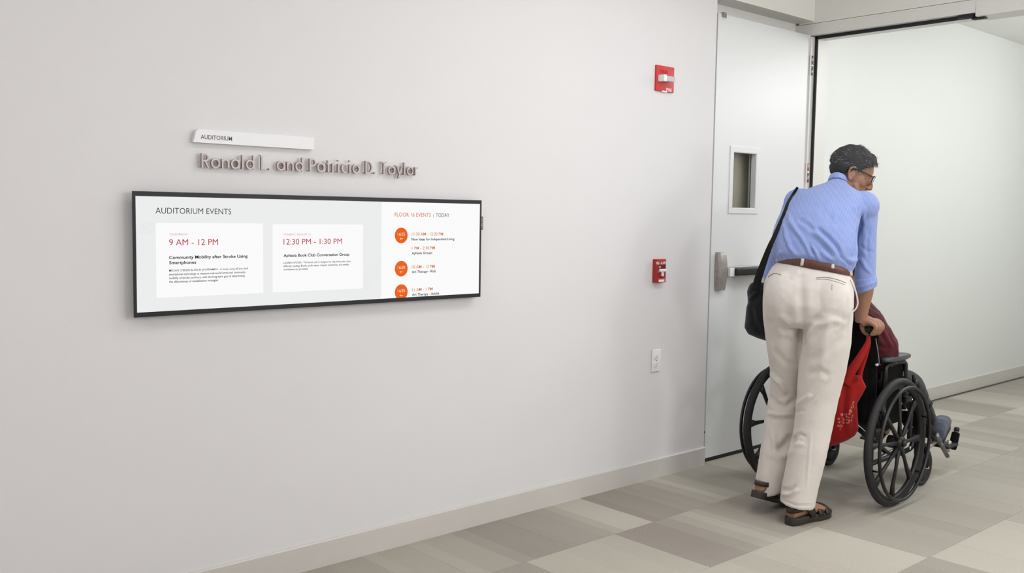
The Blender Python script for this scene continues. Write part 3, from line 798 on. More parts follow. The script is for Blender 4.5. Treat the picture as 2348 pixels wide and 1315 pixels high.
def side(v, out):
    R_ = .0125
    bm = BM(); tube(bm, smooth_path([W(-.045, v, .17), W(-.045, v, .50), W(-.05, v, .80), W(-.062, v, .832), W(-.09, v, .842), W(-.122, v, .842)], 6), R_, 10); link('back_cane', bm, FRAMEB, wc)
    bm = BM(); disc(bm, W(-.075, v, .842), -HV, .0168, .050, 18); tube(bm, [W(-.075, v, .842), W(-.080, v, .842)], .020, 18); link('push_handle', bm, BLACKR, wc)
    bm = BM(); tube(bm, [W(-.045, v, .455), W(.40, v, .455)], R_, 10); link('seat_rail', bm, FRAMEB, wc)
    bm = BM(); tube(bm, smooth_path([W(-.045, v, .19), W(.34, v, .19), W(.41, v, .21), W(.425, v, .26)], 5), R_, 10); link('lower_rail', bm, FRAMEB, wc)
    bm = BM(); tube(bm, [W(-.045, v, .306), W(.05, v, .306)], .016, 10); obox(bm, W(0, v, .306), HV, SV, ZV, .06, .03, .09, .006); link('axle_plate', bm, FRAMEB, wc)
    # armrest
    vv = v+out*.022
    ar = bpy.data.objects.new('armrest', None); C.objects.link(ar); ar.parent = wc; ar.location = (SV*(vv-.314)).xyz
    bm = BM(); tube(bm, smooth_path([W(.02, vv, .40), W(.02, vv, .62), W(.035, vv, .655), W(.07, vv, .662), W(.19, vv, .662), W(.228, vv, .652), W(.24, vv, .62), W(.24, vv, .42)], 5), .0115, 10); link('arm_tube', bm, FRAMEB, ar)
    bm = BM(); rings = []
    for i in range(11):
        t = i/10; u = -.005+.265*t; e = math.sin(PI*min(1, max(0, .04+.92*t)))**.35
        rings.append(ring(W(u, vv, .690-.006*(1-e)), SV, ZV, .034*e, .019*e, 16, 3))
    loft(bm, rings); bmesh.ops.recalc_face_normals(bm, faces=bm.faces[:]); link('arm_pad', bm, PADG, ar)
    bm = BM(); rings = [[W(u, vv-out*.012, .36), W(u, vv-out*.012, z1_), W(u, vv-out*.007, z1_), W(u, vv-out*.007, .36)] for u, z1_ in ((.02, .54), (.05, .625), (.10, .648), (.19, .648), (.238, .648))]
    loft(bm, rings); bmesh.ops.recalc_face_normals(bm, faces=bm.faces[:]); sk = link('side_panel', bm, VINYL, ar, False)
    cc = W(.195, vv-out*.007, .602)
    if out < 0: cc = on_y(2073, 858, cc.y)+Vector((0, -.001, 0))
    bm = BM(); disc(bm, cc, SV*out, .0185, .0016, 28); em = link('maker_badge', bm, mat('badge grey', (.36, .39, .41), .4), sk)
    dd = (HV*.9+ZV*.43)
    bm = BM(); obox(bm, cc+SV*out*.002, dd, SV, dd.cross(SV), .030, .0012, .0065); link('badge_bar', bm, mat('badge silver', (.66, .68, .69), .3, .3), em, False)
    # front rigging and elevating leg rest
    vf = v-out*.004
    bm = BM(); tube(bm, smooth_path([W(.385, vf, .24), W(.385, vf, .46), W(.395, vf, .515), W(.425, vf, .532), W(.458, vf, .51), W(.475, vf, .46), W(.56, vf, .335), W(.70, vf, .215)], 6), .0125, 10); lr = link('leg_rest_hanger', bm, FRAMEB, wc)
    return vf, lr
def calf_pad(v):
    bm = BM(); c = W(.62, v, .275); f_ = (HV*.72-ZV*.69).normalized(); n_ = f_.cross(SV)
    loft(bm, [ring(c+f_*t, SV, n_, a, b, 20, 4) for t, a, b in ((-.095, .03, .008), (-.085, .06, .020), (0, .066, .024), (.085, .06, .020), (.095, .03, .008))]); bmesh.ops.recalc_face_normals(bm, faces=bm.faces[:])
    link('calf_pad', bm, VINYL, wc)
calf_pad(.175); calf_pad(.455)
sv, lrR = side(.098, -1)
sl, lrL = side(.530, 1)
# cross braces, seat, back
for a, b in ((.11, .515), (.515, .11)):
    bm = BM(); tube(bm, [W(.17, a, .20), W(.17, b, .445)], .0125, 10); link('cross_brace', bm, FRAMEB, wc)
bm = BM(); tube(bm, [W(.10, .12, .19), W(.36, .12, .215)], .010, 8); tube(bm, [W(.30, .11, .27), W(.42, .11, .30)], .010, 8); link('cross_link', bm, GREYT, wc)
bm = BM(); loft(bm, [ring(W(u, .314, z), SV, ZV, .212, h, 24, 5) for u, z, h in ((-.03, .462, .01), (-.02, .462, .026), (.15, .455, .028), (.36, .462, .026), (.385, .462, .012))]); bmesh.ops.recalc_face_normals(bm, faces=bm.faces[:]); link('seat_sling', bm, VINYL, wc)
bm = BM(); rows = []
for i in range(9):
    t = i/8; z = .395+(.885-.395)*t; r_ = []
    for j in range(13):
        s = j/12; bow = -.035*math.sin(PI*s)*(1-.3*t)
        r_.append(W(-.066+bow, .080+.468*s, z))
    r_ += [p+HV*.014 for p in reversed(r_)]
    rows.append(r_)
loft(bm, rows); bmesh.ops.recalc_face_normals(bm, faces=bm.faces[:]); bk = link('back_upholstery', bm, VINYL, wc)
bm = BM(); rows = []
for i in range(8):
    t = i/7; z = .385+.30*t; r_ = []
    for j in range(13):
        s = j/12; puff = .050*math.sin(PI*s)**.5*math.sin(PI*(.12+.75*(1-t)))
        r_.append(W(-.066-.03*math.sin(PI*s)-puff, .105+.415*s, z))
    r_ += [W(-.064-.03*math.sin(PI*j/12), .105+.415*j/12, z) for j in range(12, -1, -1)]
    rows.append(r_)
loft(bm, rows); bmesh.ops.recalc_face_normals(bm, faces=bm.faces[:]); link('back_pocket', bm, VINYL, bk)
bm = BM(); p = on_x(2010, 837.5, W(-.075, .1, .7).x); ball(bm, p, .0085); disc(bm, p, HV, .006, .03, 12); link('back_bolt', bm, CHROME, wc)
bm = BM(); a = [on_x(x_, y_, 4.262) for x_, y_ in ((2007.5, 776), (2011, 795), (2014.5, 818), (2016, 838))]; tube(bm, smooth_path(a, 4), .0024, 6); link('brake_cable', bm, GREYT, wc)
# pieces that show ahead of the right wheel
def py(px, py_, y=2.20): return on_y(px, py_, y)
bm = BM(); tube(bm, [py(2124.5, 957), py(2133.5, 933)], .0042, 8); lv = link('release_lever', bm, GREYT, wc)
bm = BM(); tube(bm, [py(2131.5, 938), py(2137.5, 922.5)], [.0062, .0066], 8); link('lever_grip', bm, BLACKP, lv)
bm = BM(); tube(bm, [py(2146, 998, 2.19), py(2154, 1013, 2.19)], .0155, 10); tube(bm, [py(2153.5, 1012, 2.19), py(2172.5, 1047, 2.19)], .0115, 10); link('leg_rest_tube', bm, GREYT, lrR)
bm = BM(); tube(bm, [py(2171.5, 1036, 2.22), py(2177, 1012, 2.22)], .0125, 10); tube(bm, [py(2120, 1035, 2.2), py(2150, 1010, 2.2)], .009, 8); link('footplate_tube', bm, mat('pale tube', (.66, .66, .64), .35, .6), lrR)
a, b = py(2183.5, 1030, 2.23), py(2192, 993, 2.23); d = (b-a)
bm = BM(); tube(bm, [a-d*.02, a, a+d*.08, b-d*.08, b, b+d*.02], [.014, .019, .0215, .0215, .019, .012], 14); fp = link('foot_roll', bm, VINYL, lrR)
bm = BM(); tube(bm, [b+d*.02, b+d*.08], .0125, 12); link('roll_ring', bm, GREYT, fp)
bm = BM(); tube(bm, [b+d*.08, b+d*.10, b+d*.30, b+d*.34], [.011, .014, .014, .009], 12); link('roll_knob', bm, BLACKP, fp)
bm = BM(); c0 = py(2163, 1020, 2.24); obox(bm, c0, HV, SV, ZV, .13, .11, .012, .004); link('footplate', bm, BLACKP, lrR)
bm = BM(); obox(bm, W(.86, .50, .13), (HV+ZV*.4), SV, (ZV-HV*.4), .15, .12, .012, .004); tube(bm, [W(.70, .530, .215), W(.84, .52, .13)], .011, 8); link('footplate', bm, BLACKP, lrL)
# brackets, bolts and links between wheel and frame
bm = BM()
for u, z in ((.20, .455), (.33, .455), (.33, .21)): disc(bm, W(u, .078, z), -SV, .008, .010, 12)
lb_ = link('frame_bolts', bm, CHROME, wc); lb_['kind'] = 'stuff'
bm = BM(); tube(bm, [W(.22, .07, .47), W(.27, .045, .50), W(.24, .03, .56)], .0075, 8); obox(bm, W(.235, .06, .475), HV, SV, ZV, .06, .02, .03, .004); bl = link('wheel_lock', bm, FRAMEB, wc)
bm = BM(); tube(bm, [W(.24, .03, .55), W(.225, .025, .60)], .010, 10); link('lock_grip', bm, BLACKP, bl)

# ------------------------------------------------------------------ cloth and skin
SKIN = mat('brown skin', (.60, .44, .34), .5, var=.07, scale=35, bump=.15, bscale=120)
def cloth(name, rgb, rough=.85, bump=.3, var=.05, stripes=None):
    m_ = mat(name, rgb, rough, var=var, scale=9, bump=bump, bscale=420, spec=.2, sheen=.15)
    if stripes:
        nt = m_.node_tree; N = nt.nodes; L = nt.links; b = N['Principled BSDF']
        geo = N.new('ShaderNodeNewGeometry'); dt = N.new('ShaderNodeVectorMath'); dt.operation = 'DOT_PRODUCT'; dt.inputs[1].default_value = tuple(RV*1.0+ZV*stripes[2])
        L.new(geo.outputs['Position'], dt.inputs[0])
        mu = N.new('ShaderNodeMath'); mu.operation = 'MULTIPLY'; mu.inputs[1].default_value = 2*PI/stripes[0]; L.new(dt.outputs['Value'], mu.inputs[0])
        si = N.new('ShaderNodeMath'); si.operation = 'SINE'; L.new(mu.outputs[0], si.inputs[0])
        mr = N.new('ShaderNodeMapRange'); mr.inputs[1].default_value = -.6; mr.inputs[2].default_value = .6; L.new(si.outputs[0], mr.inputs[0])
        src = b.inputs['Base Color'].links[0].from_socket
        mx = N.new('ShaderNodeMix'); mx.data_type = 'RGBA'; L.new(mr.outputs[0], mx.inputs['Factor']); L.new(src, mx.inputs['A']); mx.inputs['B'].default_value = (*lin(stripes[1]), 1)
        L.new(mx.outputs['Result'], b.inputs['Base Color'])
    return m_
SHIRT = cloth('blue shirt cotton', (.505, .575, .79), stripes=(.0062, (.59, .655, .85), .18))
TROUS = cloth('stone trouser twill', (.835, .81, .785), var=.03)
MAROON = cloth('maroon jacket', (.30, .065, .11), .8)
BLKC = cloth('black trousers', (.085, .08, .085), .85)
BELT = mat('brown belt leather', (.37, .22, .18), .42, var=.1, scale=25, bump=.2, bscale=150)
SOLE = mat('dark sandal', (.19, .165, .15), .6, var=.15, scale=40, bump=.3)
LEATH = mat('sandal leather', (.17, .135, .12), .5, var=.15, scale=40, bump=.3)
BAGM = cloth('black bag nylon', (.05, .052, .065), .75)
REDC = cloth('red tote cloth', (.58, .085, .075), .85)

def RG(xl, yl, xr, yr, b, d, tilt=0.0, db=0.0, n=28, p=2.0):
    l = M(xl, yl, b+db); r_ = M(xr, yr, b-db); c = (l+r_)/2; ax = (r_-l)/2
    t = math.radians(tilt); ay = BV*math.cos(t)-ZV*math.sin(t)
    return ring(c, ax.normalized(), ay, ax.length, d, n, p)
def shrink(rg, k):
    c = sum(rg, Vector())/len(rg); return [c+(p-c)*k for p in rg]

person = empty('person', M(1835, 1196, .03)*1.0, 'man in blue striped shirt and stone trousers pushing the wheelchair, head turned right', 'person')
person.location.z = 0
# --- shirt
torso = [RG(1786, 612, 1950, 640, .14, .110, 5, .03), RG(1782, 599, 1952, 626, .14, .118, 8, .03), RG(1774, 585, 1962, 611, .14, .138, 10, .03), RG(1769, 562, 1966, 580, .165, .146, 14, .04), RG(1772, 534, 1966, 546, .20, .146, 18, .05),
         RG(1782, 506, 1969, 515, .25, .142, 20, .06), RG(1795, 480, 1976, 488, .30, .134, 22, .065), RG(1812, 460, 1984, 468, .335, .118, 24, .06), RG(1836, 446, 1982, 454, .36, .098, 24, .05),
         RG(1862, 436, 1968, 443, .38, .084, 24, .035), RG(1884, 428, 1950, 432, .40, .070, 22, .02), RG(1897, 420, 1943, 424, .41, .060, 22, .015)]
sleeveR = [RG(1952, 462, 2004, 456, .31, .060), RG(1960, 480, 2013, 474, .315, .064), RG(1964, 510, 2012, 506, .32, .062), RG(1964, 550, 2010, 548, .325, .056), RG(1962, 600, 2008, 598, .33, .054), RG(1960, 632, 2008, 630, .33, .052), RG(1964, 655, 2006, 650, .33, .048)]
sleeveL = [RG(1812, 452, 1860, 450, .46, .058), RG(1797, 468, 1850, 468, .47, .060), RG(1783, 510, 1832, 510, .48, .056), RG(1769, 555, 1816, 555, .48, .052), RG(1757, 595, 1804, 598, .46, .050), RG(1751, 625, 1796, 632, .44, .048), RG(1752, 640, 1795, 650, .44, .045)]
bm = BM(); loft(bm, torso); shirt_me = remesh_later = None
loft(bm, sleeveR); loft(bm, sleeveL)
# shoulder fillets so the arms grow out of the yoke
ball(bm, M(1978, 474, .30), .072); ball(bm, M(1834, 468, .42), .075)
shirt_me = remesh(bm, .0062, 5)
rumple(shirt_me, .0022, 9, 3.1, (1, 1, .55)); rumple(shirt_me, .0009, 26, 8.4)
folds(shirt_me, [
    ([(1806, 486), (1812, 510), (1830, 535), (1850, 560), (1862, 592)], 5, .010), ([(1798, 515), (1802, 545), (1815, 572), (1826, 590)], 4, .008),
    ([(1862, 530), (1885, 548), (1906, 570), (1922, 596)], 6, .013), ([(1872, 520), (1900, 545), (1918, 565), (1935, 600)], 4, -.009),
    ([(1828, 500), (1850, 515), (1870, 532)], 5, -.006), ([(1842, 545), (1856, 566), (1868, 590)], 4, -.007), ([(1880, 575), (1900, 590), (1915, 600)], 5, .006),
    ([(1968, 476), (1972, 500), (1974, 516), (1969, 540)], 4, -.012), ([(1982, 470), (1978, 498), (1968, 512)], 5, .007), ([(1958, 470), (1970, 495)], 4, .006),
    ([(1966, 520), (1963, 560), (1960, 592)], 3, -.014), ([(1944, 596), (1958, 600), (1970, 592)], 5, .010), ([(1925, 585), (1940, 600), (1950, 612)], 3, -.008),
    ([(1995, 520), (1988, 560), (1992, 600)], 4, -.004), ([(1972, 590), (1985, 615), (2000, 630)], 4, .006), ([(1970, 560), (1985, 575), (2005, 580)], 4, -.004),
    ([(1858, 560), (1872, 582), (1880, 600)], 3, .006), ([(1805, 560), (1830, 590)], 3, .005), ([(1905, 500), (1930, 492), (1950, 505)], 8, .003), ([(1880, 480), (1910, 500)], 9, -.003),
    ([(1790, 575), (1786, 590)], 4, .006), ([(1905, 460), (1950, 470), (1975, 466)], 7, -.002)])
shirt = link('shirt', shirt_me, SHIRT, person)
shirt_t = bvh_of(shirt_me_w := (lambda: (lambda me: (me.transform(world_of(person)), me)[1])(shirt_me.copy()))())
bm = BM(); loft(bm, [RG(1897, 417, 1944, 422, .415, .062, 20, .015), RG(1900, 408, 1944, 414, .425, .060, 20, .015), RG(1904, 402, 1943, 409, .43, .056, 20, .015)]); cm = remesh(bm, .005, 4); link('collar', cm, SHIRT, shirt)
bm = BM(); loft(bm, [RG(1960, 640, 2011, 634, .33, .056), RG(1960, 655, 2012, 646, .33, .058), RG(1966, 676, 2011, 657, .33, .054)]); cm = remesh(bm, .005, 3); folds(cm, [([(1960, 662), (1985, 656), (2010, 646)], 3, .004)]); link('cuff', cm, SHIRT, shirt)
bm = BM(); loft(bm, [RG(1751, 636, 1797, 648, .44, .050), RG(1752, 655, 1797, 664, .44, .050)]); link('cuff', remesh(bm, .005, 3), SHIRT, shirt)

# --- trousers
pelvis = [RG(1781, 602, 1950, 634, .14, .120, 4, .03), RG(1768, 616, 1956, 648, .13, .132, 4, .03), RG(1753, 645, 1958, 672, .115, .150, 2, .03), RG(1749, 690, 1957, 705, .10, .158, 0, .03), RG(1750, 730, 1955, 740, .09, .135, 0, .03), RG(1760, 745, 1946, 755, .09, .10, 0, .03)]
legR = [RG(1846, 715, 1955, 722, .05, .12), RG(1838, 785, 1951, 790, .05, .112), RG(1831, 850, 1939, 855, .06, .102), RG(1825, 920, 1921, 922, .06, .090), RG(1819, 985, 1908, 985, .045, .082), RG(1806, 1050, 1893, 1055, .025, .078), RG(1792, 1115, 1877, 1122, .01, .078), RG(1787, 1150, 1867, 1167, 0, .078)]
legL = [RG(1750, 720, 1846, 725, .13, .12), RG(1758, 790, 1850, 790, .15, .11), RG(1767, 850, 1847, 850, .19, .098), RG(1765, 905, 1842, 905, .22, .085), RG(1754, 955, 1834, 955, .21, .080), RG(1748, 1010, 1824, 1010, .18, .075), RG(1738, 1070, 1810, 1075, .145, .070), RG(1726, 1137, 1793, 1129, .12, .062)]
bm = BM()
for g in (pelvis, legR, legL): loft(bm, g)
ball(bm, M(1800, 690, .055), .085, .10, .13); ball(bm, M(1902, 700, .02), .085, .10, .13)
tr_me = remesh(bm, .0062, 14)
rumple(tr_me, .0024, 7, 1.7, (1, 1, .45)); rumple(tr_me, .0008, 22, 5.0)
folds(tr_me, [
    ([(1838, 628), (1836, 680), (1840, 720), (1838, 775), (1832, 830)], 10, -.008), ([(1845, 778), (1870, 748), (1910, 736), (1945, 742)], 7, .007), ([(1935, 770), (1900, 802), (1860, 832)], 9, -.006), ([(1770, 740), (1790, 765), (1825, 770)], 7, .006), ([(1755, 690), (1762, 740), (1768, 790)], 5, -.005), ([(1905, 870), (1880, 900), (1850, 925)], 6, -.005), ([(1775, 800), (1800, 830), (1825, 840)], 6, -.006), ([(1812, 640), (1834, 622)], 6, .004),
    ([(1846, 800), (1838, 770), (1860, 735), (1885, 722)], 7, -.006), ([(1950, 700), (1935, 745), (1915, 762)], 6, .006),
    ([(1764, 850), (1776, 868), (1790, 880), (1802, 905)], 5, .012), ([(1764, 905), (1780, 928), (1804, 932), (1826, 915)], 6, -.012), ([(1758, 948), (1785, 952), (1822, 950)], 5, .009),
    ([(1778, 1022), (1790, 1030), (1806, 1018), (1822, 1000)], 10, -.022), ([(1770, 990), (1778, 1035), (1800, 1050)], 5, .006),
    ([(1824, 930), (1840, 920), (1862, 905)], 5, .009), ([(1822, 945), (1845, 940)], 4, -.007), ([(1818, 1006), (1835, 996), (1850, 1004)], 4, -.006), ([(1818, 1020), (1845, 1018)], 5, .005),
    ([(1790, 1135), (1810, 1136), (1832, 1122)], 4, .009), ([(1790, 1122), (1812, 1124), (1826, 1112)], 4, -.007),
    ([(1860, 990), (1855, 1050), (1850, 1120)], 3, .003), ([(1905, 700), (1890, 790), (1880, 860)], 10, .004), ([(1770, 700), (1775, 780), (1785, 840)], 8, -.005),
    ([(1945, 660), (1948, 720), (1946, 790)], 3, .004), ([(1850, 860), (1880, 850), (1905, 865)], 7, -.005), ([(1785, 720), (1805, 740), (1820, 780)], 8, .005),
    ([(1788, 1145), (1825, 1160), (1866, 1160)], 2.5, -.004)])
trousers = link('trousers', tr_me, TROUS, person)
w_ = tr_me.copy(); w_.transform(world_of(person)); tr_t = bvh_of(w_)
# belt, loops, pockets, seam
bm = BM(); bl_ = [RG(1783.5, 587, 1951, 617, .14, .128, 6, .03, 40), RG(1783.5, 589, 1952, 619, .14, .1315, 6, .03, 40), RG(1782, 602, 1952, 633, .14, .1315, 6, .03, 40), RG(1782, 604, 1951, 635, .14, .128, 6, .03, 40)]
loft(bm, bl_); bmesh.ops.recalc_face_normals(bm, faces=bm.faces[:]); belt = link('belt', bm, BELT, person)
w_ = belt.data.copy(); w_.transform(world_of(person)); belt_t = bvh_of(w_)
for (x0, y0), (x1, y1) in (((1783.5, 588), (1779, 607)), ((1842.5, 587.5), (1838.5, 609)), ((1911, 596), (1909, 616)), ((1951, 617), (1953, 640))):
    bm = BM(); strip(bm, belt_t, [(x0, y0), ((x0+x1)/2, (y0+y1)/2), (x1, y1)], 6.5, .003, .002, 3)
    if bm.verts: bmesh.ops.recalc_face_normals(bm, faces=bm.faces[:]); link('belt_loop', bm, TROUS, trousers)
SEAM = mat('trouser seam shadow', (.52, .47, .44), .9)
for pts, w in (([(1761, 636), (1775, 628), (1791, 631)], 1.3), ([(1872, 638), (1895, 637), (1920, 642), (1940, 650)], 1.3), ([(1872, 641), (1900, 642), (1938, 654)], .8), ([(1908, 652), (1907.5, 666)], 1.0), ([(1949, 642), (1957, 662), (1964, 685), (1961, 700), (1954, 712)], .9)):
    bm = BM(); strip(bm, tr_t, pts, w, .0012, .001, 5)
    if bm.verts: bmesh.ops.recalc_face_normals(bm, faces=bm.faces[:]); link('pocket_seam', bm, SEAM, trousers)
# open side pocket edge standing off the hip
bm = BM(); tube(bm, smooth_path([M(1952, 640, .10), M(1960, 662, .09), M(1966.5, 690, .09), M(1964, 706, .09), M(1953, 718, .09)], 5), .0035, 8); link('pocket_edge', bm, TROUS, trousers)

# --- body: one continuous surface
def head_pose():
    a, pi_, ro = math.radians(-51), math.radians(-21), math.radians(4)
    fx = Vector((math.cos(pi_)*math.cos(a), math.cos(pi_)*math.sin(a), math.sin(pi_)))
    ly = ZV.cross(fx).normalized(); uz = fx.cross(ly)
    ly2 = ly*math.cos(ro)+uz*math.sin(ro); uz2 = -ly*math.sin(ro)+uz*math.cos(ro)
    return M(1951.5, 398, .455), fx, ly2, uz2
HC, HFx, HLy, HUz = head_pose()
HS = .955
def Hd(x, y, z): return HC+(HFx*x+HLy*y+HUz*z)*HS
HM = Matrix((HFx, HLy, HUz)).transposed()
def build_head(bm, Hd, HM, HC, nape):
    ball(bm, Hd(-.008, 0, .036), .097, .076, .088, HM, 28)
    ball(bm, Hd(.020, 0, -.010), .070, .066, .075, HM, 24)
    ball(bm, Hd(.030, 0, -.055), .055, .052, .050, HM, 20)
    ball(bm, Hd(.066, 0, -.088), .024, .026, .020, HM, 16)
    ball(bm, Hd(.058, 0, .035), .038, .052, .034, HM, 16)
    for s in (-1, 1):
        ball(bm, Hd(.055, s*.036, -.022), .026, .024, .026, HM, 14)          # cheeks
        tube(bm, [Hd(.082, s*.012, .026), Hd(.084, s*.030, .029), Hd(.072, s*.046, .024)], [.009, .010, .008], 10)  # brow
        tube(bm, [Hd(.022, s*.058, -.040), Hd(.045, s*.048, -.068), Hd(.064, s*.026, -.088)], [.016, .018, .018], 10)  # jaw line
        ball(bm, Hd(.098, s*.013, -.037), .010, .009, .008, HM, 12)         # nostril wings
        # ear: bowl, rim, lobe
        e = lambda x, y, z: Hd(x, s*y, z)
        ball(bm, e(-.006, .074, -.002), .016, .008, .026, HM, 14)
        tube(bm, smooth_path([e(.006, .074, .012), e(.002, .083, .026), e(-.012, .088, .031), e(-.024, .089, .020), e(-.026, .088, .002), e(-.018, .084, -.018), e(-.008, .080, -.030), e(.002, .076, -.026)], 4), .0048, 8)
        ball(bm, e(-.004, .078, -.028), .008, .006, .009, HM, 10)
    tube(bm, [Hd(.086, 0, .022), Hd(.098, 0, .000), Hd(.110, 0, -.022), Hd(.113, 0, -.034), Hd(.098, 0, -.042)], [.009, .010, .012, .013, .009], 12)
    tube(bm, [Hd(.074, -.022, -.060), Hd(.088, -.010, -.056), Hd(.092, 0, -.057), Hd(.088, .010, -.056), Hd(.074, .022, -.060)], [.006, .0075, .008, .0075, .006], 8)
    tube(bm, [Hd(.074, -.018, -.070), Hd(.086, 0, -.070), Hd(.074, .018, -.070)], [.007, .009, .007], 8)
    tube(bm, [Hd(-.020, 0, -.010), Hd(-.026, 0, -.055)]+nape, [.060, .056]+[.056, .062, .070][:len(nape)], 16)
bm = BM()
build_head(bm, Hd, HM, HC, [M(1922, 440, .40), M(1918, 470, .36)])
tb = [shrink(r_, .84) for r_ in torso[1:]]; loft(bm, tb)
loft(bm, [shrink(r_, .80) for r_ in pelvis]); loft(bm, [shrink(r_, .62) for r_ in legR[:-1]]); loft(bm, [shrink(r_, .60) for r_ in legL[:-1]])
loft(bm, [shrink(r_, .78) for r_ in sleeveR[:-1]]); loft(bm, [shrink(r_, .78) for r_ in sleeveL[:-1]])
# right forearm and hand on the push handle
HY_, HZ_ = W(-.15, .098, .842).y, .842
hx = [4.262-.0205*i for i in range(4)]
wr = M(1974.5, 738, .365)
tube(bm, [M(1986, 636, .33), M(1983.5, 672, .335), M(1978, 700, .345), M(1975, 720, .355), wr], [.042, .0365, .0325, .0295, .0275], 14)
kn = [Vector((hx[i]-.002, HY_-.020+.002*i, HZ_+.038-.002*i)) for i in range(4)]
pc = (kn[1]+kn[2])/2
tube(bm, [wr, wr*.6+pc*.4+ZV*.006, pc+Vector((0, .006, -.004))], [.027, .026, .020], 12)
for i in range(4):
    tube(bm, [wr*.75+kn[i]*.25, wr*.35+kn[i]*.65+ZV*.003, kn[i]], [.018, .0145, .0115], 10)
    L_ = (.92, 1.04, 1.0, .82)[i]
    pip = Vector((hx[i]+.002, HY_-.020-.024*L_, HZ_+.016)); dip = Vector((hx[i]+.003, HY_-.024*L_-.008, HZ_-.012)); tip = Vector((hx[i]+.003, HY_-.014, HZ_-.028))
    tube(bm, smooth_path([kn[i], pip, dip, tip], 3), [.0112, .0108, .0104, .0100, .0096, .0092, .0090, .0086, .0076, .0060][:10], 10)
th0 = wr*.55+pc*.45+Vector((0, .016, -.010))
tube(bm, smooth_path([th0, Vector((4.215, HY_+.034, HZ_+.010)), Vector((4.225, HY_+.028, HZ_-.018)), Vector((4.236, HY_+.010, HZ_-.030))], 3), [.015, .0145, .0135, .0125, .0118, .011, .0104, .0098, .009, .007], 10)
# left forearm and hand on the far handle
wl = W(-.19, .555, .89); el = M(1775, 655, .44)
tube(bm, [M(1778, 620, .45), el, (el+wl)/2+ZV*.01, wl], [.042, .038, .033, .027], 12)
lx = [W(-.12-.0205*i, .53, .842) for i in range(4)]
for i in range(4):
    k_ = lx[i]+SV*.020+ZV*.036
    tube(bm, [wl, wl*.4+k_*.6+ZV*.004, k_], [.022, .016, .0115], 10)
    tube(bm, smooth_path([k_, lx[i]+SV*.042+ZV*.014, lx[i]+SV*.03-ZV*.014, lx[i]+SV*.008-ZV*.028], 3), [.0112, .0108, .0104, .0100, .0096, .0092, .0090, .0086, .0076, .0060], 10)
tube(bm, smooth_path([wl-SV*.015, W(-.155, .53, .85)-SV*.034, W(-.145, .53, .822)-SV*.026, W(-.135, .53, .812)-SV*.008], 3), [.016, .0145, .0135, .0125, .0118, .011, .0104, .0098, .009, .007], 10)
# feet
class Foot:
    def __init__(s, heel, az, pitch, side):
        s.h = heel; a = math.radians(az); p = math.radians(pitch)
        s.f = Vector((math.cos(a)*math.cos(p), math.sin(a)*math.cos(p), math.sin(p))); s.l = ZV.cross(s.f).normalized(); s.u = s.f.cross(s.l); s.side = side
    def P(s, x, y, z): return s.h+s.f*x+s.l*(y*s.side)+s.u*z
FR = Foot(Vector((3.694, 2.262, 0)), -6, 0, 1)
_hl = on_y(1729, 1142, 2.44); FL = Foot(Vector((_hl.x+.002, 2.44, _hl.z)), -2, -math.degrees(math.asin(max(0, min(.9, (_hl.z-.004)/.25)))), -1)
def foot(bm, F):
    prof = [(.012, .022, .034, .014), (.03, .030, .048, .030), (.06, .032, .062, .040), (.10, .031, .066, .040), (.14, .036, .056, .030), (.18, .042, .046, .022), (.215, .043, .040, .016), (.245, .036, .036, .011), (.262, .022, .034, .006)]
    loft(bm, [ring(F.P(x, 0, .030+h), F.l, F.u, w, h, 16, 2.3) for x, w, zc_, h in prof])
    a_ = (M(1838, 1110, .02) if F is FR else M(1768, 1090, .14)); tube(bm, [F.P(.058, 0, .055), F.P(.064, 0, .085), a_], [.032, .029, .032], 14)
    for i, (x, y, r_) in enumerate(((.262, .026, .012), (.268, .008, .0095), (.262, -.007, .009), (.252, -.020, .0085), (.240, -.032, .008))):
        tube(bm, [F.P(x-.05, y*.9, .042), F.P(x-.01, y, .040), F.P(x+.004, y, .038)], [r_, r_, r_*.7], 8)
foot(bm, FR); foot(bm, FL)
body_me = remesh(bm, .0036, 3)
rumple(body_me, .0006, 60, 2.0)
body = link('body', body_me, SKIN, person)
